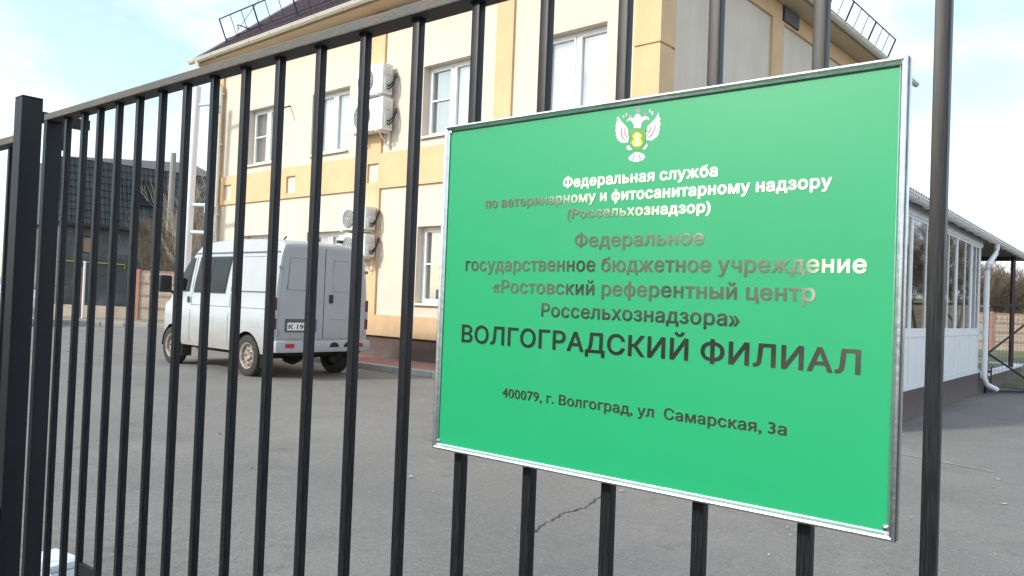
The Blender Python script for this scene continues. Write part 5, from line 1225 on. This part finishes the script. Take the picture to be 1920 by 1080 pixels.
# ------------------------------------------------------------------ glazed annex on the right
AX = -2.33
annex = thing('annex', 'low annex of white plastic windows with brown base and corrugated roof', 'building', (AX, 9.0, 0))
PA = lambda x, y, z: (-y, x, z)                    # face turned to +x
Y1 = 6.65
mb = MB()
mb.box(-3.2, 0.03, 0, Y1, 0, 0.37)
mb.build('base', 'plinth', annex)
mb = MB()
mb.box(-3.2, -.055, 0.0, 0.1, .372, 2.644, 2)
mb.prism([(-3.2, 2.662), (.06, 2.662), (.06, 2.695), (-3.2, 3.20)], 'y', 0.0, .09, 2)
mb.box(-3.2, -.03, Y1 - .1, Y1, .372, 2.62)
mb.box(-3.2, -3.1, 0.1, Y1 - .1, .372, 2.62)
mb.box(-.9, -.88, 0.1, Y1 - .1, .372, 2.62, 1)
mb.box(-.88, -.02, .1, Y1 - .1, .372, .38, 1)
mb.build('wall', ['pvc', 'room_dark', 'cream'], annex)
mull = [0.02, 1.58, 3.03, 4.45, 5.68, 6.45]
mb = MB()
for y in mull:
    mb.box(-.05, .016, y - .042, y + .042, .375, 2.52)
mb.box(-.05, .024, 0, Y1, 2.52, 2.64)
mb.box(-.05, .020, 0, Y1, 1.02, 1.10)
mb.box(-.05, .022, 0, Y1, .374, .43)
mb.build('window_frame', 'pvc', annex)
mb = MB()
for a, b_ in zip(mull, mull[1:]):
    a, b_ = a + .043, b_ - .043
    n = 4 if b_ - a > 1 else 3
    for i in range(n):
        p, q = a + (b_ - a) * i / n + .012, a + (b_ - a) * (i + 1) / n - .012
        mb.box(-.03, .012, p, q, .432, 1.018, c=.006)
mb.build('panel', 'pvc', annex)
for a, b_ in zip(mull, mull[1:]):
    a, b_ = a + .043, b_ - .043
    f = MB()
    xm = a + (b_ - a) * .58
    for (p, q) in ((a, xm), (xm, b_)):
        f.box(-.03, .008, p, p + .022, 1.102, 2.518)
        f.box(-.03, .008, q - .022, q, 1.102, 2.518)
        f.box(-.03, .008, p + .022, q - .022, 1.102, 1.13)
        f.box(-.03, .008, p + .022, q - .022, 2.488, 2.518)
    fo = f.build('window', 'pvc', annex)
    g_ = MB()
    for (p, q) in ((a, xm), (xm, b_)):
        g_.face([(-.001, p + .02, 1.128), (-.001, q - .02, 1.128), (-.001, q - .02, 2.49), (-.001, p + .02, 2.49)])
    g_.build('pane', 'glass_plain', fo, recalc=False)
    c_ = MB()
    for i in range(12):
        u0, u1 = a + .02 + i * .026, a + .046 + i * .026
        w0, w1 = .02 * math.sin(i * 2.1), .02 * math.sin((i + 1) * 2.1)
        c_.face([(-.09 + w0, u0, 1.1), (-.09 + w1, u1, 1.1), (-.09 + w1, u1, 2.5), (-.09 + w0, u0, 2.5)])
    c_.build('curtain', 'curtain_dark', fo, smooth=60)
# roof: corrugated sheets sloping up to the back, running on as a canopy
def corrugated(L_, W_, pitch, amp, n_per=8):
    m_ = MB()
    n = int(L_ / pitch * n_per)
    for i in range(n):
        for (za, zb_) in ((0, 0),):
            y0, y1 = L_ * i / n, L_ * (i + 1) / n
            h0, h1 = amp * math.sin(2 * math.pi * y0 / pitch), amp * math.sin(2 * math.pi * y1 / pitch)
            m_.face([(.2, y0, h0), (.2, y1, h1), (.2 - W_, y1, h1 + W_ * .16), (.2 - W_, y0, h0 + W_ * .16)])
            m_.face([(.2, y0, h0 - .008), (.2 - W_, y0, h0 + W_ * .16 - .008), (.2 - W_, y1, h1 + W_ * .16 - .008), (.2, y1, h1 - .008)])
            m_.face([(.2, y0, h0), (.2, y0, h0 - .008), (.2, y1, h1 - .008), (.2, y1, h1)])
    return m_
LR_ = 12.2
corrugated(LR_, 3.45, .13, .022).build('roof', 'slate_sheet', annex, loc=(0, -.1, 2.70), smooth=60)
mb = MB()
mb.box(-3.3, .09, -.05, LR_ - .15, 2.645, 2.66)
mb.box(.092, .108, -.05, LR_ - .15, 2.60, 2.675)
for y in [0.3 + .8 * k for k in range(15)]:
    mb.box(-3.0, .08, y - .03, y + .03, 2.662, 2.668)
mb.build('soffit', 'soffit_grey', annex)
gutter(annex, (.168, -.1, 2.655), (.168, LR_ - .1, 2.655), .055, 'pvc', brackets=.7)
mb = MB()
mb.tube([(.168, 7.05, 2.61), (.168, 7.05, 2.52), (.16, 7.0, 2.44), (.13, 6.72, 2.30), (.105, 6.61, 2.23), (.10, 6.58, 2.12), (.10, 6.58, .30), (.13, 6.62, .18), (.26, 6.8, .09)], .044, 12)
for z in (.6, 1.5, 2.0):
    mb.tube([(.10, 6.58, z), (.10, 6.58, z + .03)], .050, 12)
    mb.box(.02, .09, 6.565, 6.595, z + .005, z + .025)
mb.build('downpipe', 'pvc', annex, smooth=50)
mb = MB()
mb.tube([(.0, 10.6, 0.312), (.0, 10.6, 2.64)], .045, 4)
mb.build('canopy_post', 'canopy_post', annex)
mb = MB()
mb.tube([(-2.9, 10.6, 0.0), (-2.9, 10.6, 2.64)], .045, 4)
mb.build('canopy_post', 'canopy_post', annex)
mb = MB()
mb.box(-2.8, -.06, 10.57, 10.63, 2.56, 2.64)
mb.build('canopy_beam', 'canopy_post', annex)
mb = MB()
mb.box(-.16, .02, Y1 + .005, LR_, 0, .27, 0)
mb.box(-.18, .035, Y1 + .005, LR_ + .02, .272, .31, 1)
mb.build('terrace_edge', ['plinth', 'white_paint'], annex)

# second, mesh-filled gate
g2 = thing('mesh_gate', 'dark steel gate with diagonal braces and wire mesh beside the annex', 'gate', (-2.27, 15.92, 0), math.atan2(.785, .62))
mb = MB()
s = .022
mb.box(0, .045, -s, s, .0, 1.58); mb.box(.046, 3.2, -s, s, .02, .065); mb.box(.046, 3.2, -s, s, 1.535, 1.58)
mb.box(3.2, 3.245, -s, s, .0, 1.58)
mb.tube([(.05, 0, .70), (1.25, 0, 1.53)], .02, 4); mb.tube([(.05, 0, .70), (1.25, 0, .06)], .02, 4)
mb.box(1.25, 1.29, -s, s, .066, 1.534)
mb.build('frame', 'steel_dark', g2)
mb = MB()
k = .07
while k < 3.2:
    mb.tube([(k, .012, .065), (k, .012, 1.535)], .0018, 3, caps=False); k += .075
k = .1
while k < 1.53:
    mb.tube([(.046, .014, k), (3.2, .014, k)], .0018, 3, caps=False); k += .15
mb.build('wire_mesh', 'steel_dark', g2)
mb = MB()
for z in (.12, .36):
    mb.box(.046, .10, -.05, -.023, z, z + .05)
mb.tube([(.09, -.04, .1), (.09, -.04, .45), (.13, -.04, .48)], .012, 6)
mb.build('bolt', 'steel_dark', g2)

# ------------------------------------------------------------------ right background: lawn, slab fence, hill, trees
mb = MB()
mb.face([(-9, 17.6, .012), (14, 17.6, .012), (14, 40, .012), (-9, 40, .012)])
structure('lawn', mb, 'grass')
mb = MB()
mb.box(-9, 9, 27.4, 28.5, .0, .03)
structure('path', mb, 'concrete', rot=(0, 0, R(4)))
def slab_fence(name, label, p0, p1, panels, h, low=None, group=None, strips=True):
    """posts and cast slabs; low: list of panel indices that have only the bottom slab"""
    d_ = (p1 - p0)
    L_ = d_.length / panels
    t = thing(name, label, 'fence', p0, math.atan2(d_.y, d_.x), group)
    for i in range(panels + 1):
        m_ = MB()
        m_.box(i * L_ - .09, i * L_ + .09, -.07, .09, 0, h + .04, c=.012)
        m_.build('post', 'salmon', t)
    for i in range(panels):
        m_ = MB()
        a, b_ = i * L_ + .092, (i + 1) * L_ - .092
        n = 1 if low and i in low else 4
        hh = h / 4
        for k in range(n):
            z0 = k * hh + .01
            m_.box(a, b_, -.02, .03, z0, z0 + hh - .012, 0, c=.006)
            if n > 1 and strips:
                m_.box(a, b_, -.035, -.021, z0 + hh - .075, z0 + hh - .014, 1)
        if n > 1 and strips:
            for q in range(9):
                u = a + (b_ - a) * (q + .5) / 9
                m_.box(u - .03, u + .03, -.028, -.0205, h * .8, h * .9, 1)
        m_.build('panel', ['fence_beige', 'salmon'], t)
    return t
slab_fence('slab_fence', 'cast concrete fence of beige slabs and salmon posts across the lawn behind the annex', at(1560, 35), at(2060, 35), 5, 1.66)
mb = MB()
G = 20
random.seed(3)
HV = {}
for i in range(G + 1):
    for j in range(G + 1):
        p = at(1380 + i * 75, 41 + j * 3.2)
        h = 4.2 * (1 - math.cos(min(1, j / 15) * math.pi)) / 2 + random.uniform(-.3, .3) * (j > 0)
        HV[i, j] = (p.x, p.y, h - .02)
for i in range(G):
    for j in range(G):
        mb.face([HV[i, j], HV[i + 1, j], HV[i + 1, j + 1], HV[i, j + 1]])
structure('hill', mb, 'hill', smooth=60, weld=True)

def bare_tree(loc, h, seed, label, group, m='bark', name='bare_tree', spread=.55, levels=4, stems=1, r0=None):
    rnd = random.Random(seed)
    t = thing(name, label, 'tree', loc, 0, group)
    tr, cr = MB(), MB()
    def grow(p, d_, L_, r, lv):
        pts, rs = [p], [r]
        q, dd = p.copy(), d_.copy()
        n = 4
        kids = []
        for k in range(n):
            dd = (dd + Vector((rnd.uniform(-.16, .16), rnd.uniform(-.16, .16), rnd.uniform(-.02, .14)))).normalized()
            q = q + dd * (L_ / n)
            pts.append(q.copy()); rs.append(max(.004, r * (1 - .65 * (k + 1) / n)))
            kids.append((q.copy(), dd.copy(), rs[-1]))
        (tr if lv == levels else cr).tube(pts, rs, 6 if lv == levels else 3, caps=False)
        if lv > 0:
            for (kp, kd, kr) in kids:
                for _ in range(2 if lv < levels else rnd.choice((2, 3))):
                    if lv == levels and kp is kids[0][0]:
                        continue
                    a = rnd.uniform(0, 2 * math.pi)
                    out = Vector((math.cos(a), math.sin(a), 0)) * spread * rnd.uniform(.6, 1.3)
                    nd = (kd * .8 + out + Vector((0, 0, .15))).normalized()
                    grow(kp, nd, L_ * rnd.uniform(.42, .62), kr * .62, lv - 1)
    for s_ in range(stems):
        b_ = Vector((rnd.uniform(-.3, .3), rnd.uniform(-.3, .3), 0)) if stems > 1 else Vector((0, 0, 0))
        grow(b_, Vector((rnd.uniform(-.25, .25), rnd.uniform(-.25, .25), 1)).normalized() if stems > 1 else Vector((rnd.uniform(-.05, .05), 0, 1)), h * .55, r0 or h * .018, levels)
    tr.build('trunk', m, t)
    cr.build('crown', m, t)
    return t
def hill_z(j):
    return 4.2 * (1 - math.cos(min(1, j / 15) * math.pi)) / 2
protos = []
random.seed(21)
k = 0
GRP = 'bare trees on the hillside behind the annex'
for j, cols in ((0.5, (1740, 1815, 1838, 1860, 1878, 1897, 1918, 1945, 2050, 2160)), (2, (1765, 1826, 1849, 1871, 1889, 1908, 1930, 2000, 2110, 2230)), (4.5, (1730, 1812, 1835, 1857, 1881, 1903, 1925, 2070, 2190)), (8, (1780, 1822, 1846, 1868, 1892, 1913, 2030, 2150))):
    for px in cols:
        p = at(px, 41 + j * 3.2, hill_z(j) - .1)
        if len(protos) < 4:
            o = bare_tree(p, 3.9 + len(protos) * .3, 100 + len(protos), 'leafless brown tree among the thicket on the hillside behind the annex', GRP, spread=.7)
            protos.append(o)
        else:
            o = copy_tree(protos[k % 4])
            o.location = p
            o.rotation_euler = (0, 0, random.uniform(0, 6.28))
            sc_ = random.uniform(.75, 1.05)
            o.scale = (sc_, sc_, sc_)
        k += 1
for px in range(2230, 2960, 42):
    o = copy_tree(protos[k % 4])
    k += 1
    o.location = at(px, random.uniform(37, 47), 0.0)
    o.rotation_euler = (0, 0, random.uniform(0, 6.28))
    sc_ = random.uniform(1.5, 1.9)
    o.scale = (sc_, sc_, sc_)
birch = bare_tree(at(1882, 44, 0.3), 4.4, 7, 'pale trunked bare tree standing out on the hillside', None, m='bark_pale', spread=.35, levels=3)

# ------------------------------------------------------------------ left background: dark house, slab fence, trees, pole, car
hL, hR = at(108, 38), at(400, 43.5)
hd = hR - hL
HL = hd.length
house = thing('dark_house', 'dark grey house with steep tiled mansard roof behind the fence', 'house', hL, math.atan2(hd.y, hd.x))
mb = MB()
wall_grid(mb, 0, HL, 0, 4.42, [(1.0, 1.62, 2.92, 3.72)], 0, .12)
mb.face([(0, 0, 0), (0, 0, 4.42), (0, 8, 4.42), (0, 8, 0)])
mb.face([(HL, 0, 0), (HL, 8, 0), (HL, 8, 4.42), (HL, 0, 4.42)])
mb.face([(0, 8, 0), (0, 8, 4.42), (HL, 8, 4.42), (HL, 8, 0)])
mb.build('wall', 'grey_plaster', house)
mb = MB()
mb.box(1.02, 1.60, .05, .08, 2.94, 3.70, 0)
for (a, b_, c, d_) in ((.97, 1.03, 2.9, 3.74), (1.59, 1.65, 2.9, 3.74)):
    mb.box(a, b_, -.02, .04, c, d_, 1)
mb.box(1.031, 1.589, -.02, .04, 3.69, 3.74, 1); mb.box(1.031, 1.589, -.02, .04, 2.9, 2.95, 1)
mb.build('boarded_window', ['board', 'steel_dark'], house)
mb = MB()
n = 150
zlo, zhi, yin = 4.30, 7.55, .75
for i in range(n):
    a, b_ = -.25 + (HL + .5) * i / n, -.25 + (HL + .5) * (i + 1) / n
    ra, rb = .035 * math.cos(i * math.pi / 2), .035 * math.cos((i + 1) * math.pi / 2)
    m0 = 9
    for k in range(m0):
        za, zb_ = zlo + (zhi - zlo) * k / m0, zlo + (zhi - zlo) * (k + 1) / m0
        y0, y1 = -.3 + yin * k / m0 - .006, -.3 + yin * (k + 1) / m0
        mb.face([(a, y0 + ra - .012, za), (b_, y0 + rb - .012, za), (b_, y1 + rb, zb_), (a, y1 + ra, zb_)])
        mb.face([(a, y1 + ra, zb_), (b_, y1 + rb, zb_), (b_, y1 + rb - .05, zb_), (a, y1 + ra - .05, zb_)])
mb.face([(-.25, -.3, zlo), (-.25, 8.3, zlo), (-.0, 7.6, zhi), (-.0, .45, zhi)])
mb.face([(HL + .25, -.3, zlo), (HL + .25, .45, zhi), (HL + .25, 7.6, zhi), (HL + .25, 8.3, zlo)])
mb.face([(-.25, -.3, zlo), (HL + .25, -.3, zlo), (HL + .25, 8.3, zlo), (-.25, 8.3, zlo)])
mb.face([(0, .42, zhi), (HL + .3, .42, zhi), (HL + .3, 4.2, zhi + 1.25)], 1)
mb.face([(0, .42, zhi), (HL + .3, 4.2, zhi + 1.25), (HL + .3, 7.6, zhi), (0, 7.6, zhi)], 1)
for i in range(60):
    u = .2 + (HL + .1) * i / 60
    f_ = u / (HL + .3)
    mb.tube([(u, .42, zhi + .01), (u, .42 + 3.78 * f_, zhi + .01 + 1.25 * f_)], .035, 4, 1)
mb.build('roof', ['slate_roof', 'grey_sheet'], house)
mb = MB()
mb.box(-.3, HL + .3, -.36, -.30, 4.2, 4.34)
mb.build('eave_board', 'steel_dark', house)
mb = MB()
mb.box(3.42, 4.35, -.22, .1, 5.55, 6.85, 0)
mb.box(3.50, 3.86, -.232, -.225, 5.63, 6.77, 1); mb.box(3.91, 4.27, -.232, -.225, 5.63, 6.77, 1)
mb.build('roof_window', ['steel_dark', 'dark_glass'], house)
mb = MB()
mb.tube([(-.6, -.06, 2.48), (3.0, -.06, 2.44), (3.0, -.02, 2.2)], .03, 7)
mb.build('gas_pipe', 'gas_yellow', house)
mb = MB()
mb.box(HL - .9, HL - .05, -.03, -.004, .9, 3.3)
mb.build('brick_patch', 'house_brick', house)
slab_fence('low_slab_fence', 'salmon fence posts with one low beige slab in front of the dark house', at(-60, 32), at(254, 32), 3, 2.0, low=(0, 1, 2))
slab_fence('slab_fence', 'cast concrete fence of beige slabs and salmon posts beside the dark house', at(258, 32), at(480, 32.4), 2, 2.0)
t = tag(MB().build('x', 'concrete'), None)
bpy.data.objects.remove(t)
mb = MB()
a, b_ = at(60, 25.6), at(420, 25.4)
dd = b_ - a
for i in range(8):
    mb.box(dd.length * i / 8, dd.length * (i + 1) / 8 - .03, -.08, .08, 0, .15, c=.015)
structure('far_kerb', mb, 'concrete', loc=a, rot=(0, 0, math.atan2(dd.y, dd.x)))
mb = MB()
mb.face([(0, 0, .014), (dd.length, 0, .014), (dd.length, 5.6, .014), (0, 5.6, .014)])
structure('verge', mb, 'hill', loc=a, rot=(0, 0, math.atan2(dd.y, dd.x)))
p = at(157, 31.4)
mb = MB()
mb.tube([(0, 0, 0), (0.0, 0, 2.25)], .045, 10)
mb.lathe([(.0, 2.27), (.05, 2.25), (.05, 2.22)], 'z', (0, 0, 0), 10)
tag(mb.build('thin_post', 'white_paint', loc=p, smooth=50), 'thin white post before the dark house wall', 'post')
p = at(311, 36)
t = thing('utility_pole', 'grey weathered utility pole rising before the dark house', 'pole', p)
mb = MB()
mb.tube([(0, 0, 0), (.06, 0, 3.8), (.13, 0, 7.5)], [.17, .14, .12], 12)
mb.build('shaft', 'pole_grey', t, smooth=50)
mb = MB()
mb.lathe([(.16, 0), (.16, .08)], 'z', (.05, 0, 3.0), 12)
mb.build('clamp', 'steel_dark', t)
GR2 = 'bare trees beside the utility pole'
for px, D, h, sd, lab in ((300, 35, 4.4, 31, 'low bare brushy tree left of the utility pole'), (336, 34, 5.2, 32, 'many stemmed bare tree just right of the utility pole'), (362, 33, 6.2, 33, 'tallest bare pale stemmed tree between the utility pole and the white pole'), (395, 37, 5.5, 34, 'bare tree half hidden behind the far corner of the office')):
    bare_tree(at(px, D), h, sd, lab, GR2, m='bark' if sd != 33 else 'bark_pale', stems=3, spread=.45, levels=3, r0=.05)
# cable across the house front
mb = MB()
a, b_ = at(40, 33, 1.0), at(321, 36, 3.1)
mb.tube([a.lerp(b_, k / 12) + Vector((0, 0, -.35 * math.sin(math.pi * k / 12))) for k in range(13)], .015, 5)
tag(mb.build('cable', 'black_plastic'), 'black cable sagging from the utility pole across the dark house wall', 'cable')

# pale car at the left edge
cp = at(-62, 24)
car = thing('parked_car', 'pale parked car just showing beyond the gate post at the left edge', 'car', cp, math.atan2(CR.y, CR.x))
def carprof(m_, prof, hw, mi=0, taper=0.0, zt=0.0):
    n = len(prof)
    V = [(x, s * (hw - taper * max(0, z - zt)), z) for s in (-1, 1) for x, z in prof]
    m_.mesh(V, [tuple(range(n)), tuple(range(2 * n - 1, n - 1, -1))] + [(i, i + n, (i + 1) % n + n, (i + 1) % n) for i in range(n)], mi)
mb = MB()
carprof(mb, [(-1.95, .30), (-1.98, .62), (-1.85, .86), (-1.0, .95), (1.75, .95), (1.98, .84), (2.02, .55), (1.95, .30)], .82)
carprof(mb, [(-.98, .951), (-.35, 1.42), (-.1, 1.47), (1.1, 1.45), (1.3, 1.40), (1.74, .951)], .80, taper=.28, zt=.95)
mb.build('body', 'car_paint', car)
mb = MB()
for s in (-1, 1):
    for (q) in ([(-.72, 1.0), (.25, 1.0), (.25, 1.38), (-.28, 1.38)], [(.33, 1.0), (1.45, 1.0), (1.2, 1.36), (.33, 1.38)]):
        mb.face([(x, s * (.805 - .28 * (z - .95)), z) for x, z in q])
mb.build('side_window', 'dark_glass', car)
for x in (-1.25, 1.25):
    for s in (-1, 1):
        w = MB()
        w.lathe([(.12, -.09), (.26, -.09), (.30, -.06), (.30, .06), (.26, .09), (.12, .09)], 'y', (x, s * .76, .30), 20)
        wo_ = w.build('wheel', 'rubber', car, smooth=40)
        w = MB()
        w.lathe([(0, s * .085), (.17, s * .095), (.185, s * .08)], 'y', (x, s * .76, .30), 16)
        w.build('rim', 'alu', wo_, smooth=40)
for x, mt in ((-1.97, 'clear_lens'), (2.0, 'red_lens')):
    for s in (-1, 1):
        w = MB()
        w.box(x - .03, x + .03, s * .6 - .14, s * .6 + .14, .62, .76, c=.02)
        w.build('headlight' if x < 0 else 'tail_lamp', mt, car)

# ------------------------------------------------------------------ street behind the viewer, mirrored in the foil letters
mb = MB()
mb.face([(-60, -300, .004), (60, -300, .004), (60, .2, .004), (-60, .2, .004)])
structure('street', mb, 'street')
st = thing('street_house', 'long low plastered house across the street, mirrored in the foil letters', 'house', (-11.8, -34, 0))
mb = MB()
mb.box(-8, 0, 0, 28, 0, 3.9)
mb.build('wall', 'street_wall', st)
mb = MB()
mb.prism([(-8.3, 3.902), (.2, 3.902), (.2, 4.02), (-4, 5.0), (-8.3, 4.02)], 'y', -.2, 28.2)
mb.build('roof', 'slate_roof', st)
mb = MB()
mb.box(.003, .12, 0, 28, 0, 1.14)
mb.build('plinth', 'mirrored_dark', st)  # unseen dark band, added so the lower letters mirror something dark
for k in range(5):
    mb = MB()
    mb.box(.002, .04, 3 + k * 5, 4.3 + k * 5, 1.5, 2.7)
    mb.build('window', 'dark_glass', st)

# a bird far up
for p, lab, sc_ in ((CAM + (CR * (896 / 1480) + CU * (219 / 1480) - CB) * 70, 'tiny dark bird low in the sky near the right edge', .17),):
    t = thing('bird', lab, 'bird', p, R(30))
    mb = MB()
    mb.lathe([(0, -.5 * sc_), (.09 * sc_, -.2 * sc_), (.1 * sc_, .1 * sc_), (.05 * sc_, .35 * sc_), (0, .5 * sc_)], 'x', (0, 0, 0), 8)
    mb.build('body', 'bird', t, smooth=60)
    for s in (-1, 1):
        mb = MB()
        q = [(.18, 0, .02), (.1, s * .5, .22), (-.05, s * .95, .12), (-.12, s * .5, .16), (-.15, 0, .02)]
        mb.face([(x * sc_, y * sc_, z * sc_) for x, y, z in q])
        mb.face([(x * sc_, y * sc_, (z - .015) * sc_) for x, y, z in q])
        mb.build('wing', 'bird', t)

# grit and fallen leaves on the yard
random.seed(11)
mb = MB()
for i in range(420):
    x, y = random.uniform(-22, 3), random.uniform(1.3, 16)
    if random.random() < .45:
        y = 1.3 + (y - 1.3) * .45
    if x < -4 and y > 8.6 or x > -2.5 and y > 9:
        continue
    a = random.uniform(0, 6.28)
    r = random.choice((.005, .006, .008, .010, .013, .022))
    pts = []
    for k_ in range(6):
        t_ = a + k_ * math.pi / 3
        pts.append((x + r * math.cos(t_) * random.uniform(.6, 1.1), y + r * math.sin(t_) * random.uniform(.4, .9), .009 + random.uniform(0, .008)))
    c_ = (x, y, .012 + random.uniform(.002, .012))
    m_i = random.choice((0, 1, 1, 2))
    for k_ in range(6):
        mb.face([pts[k_], pts[(k_ + 1) % 6], c_], m_i)
tag(mb.build('grit', ['crack', 'concrete', 'board']), kind='stuff')
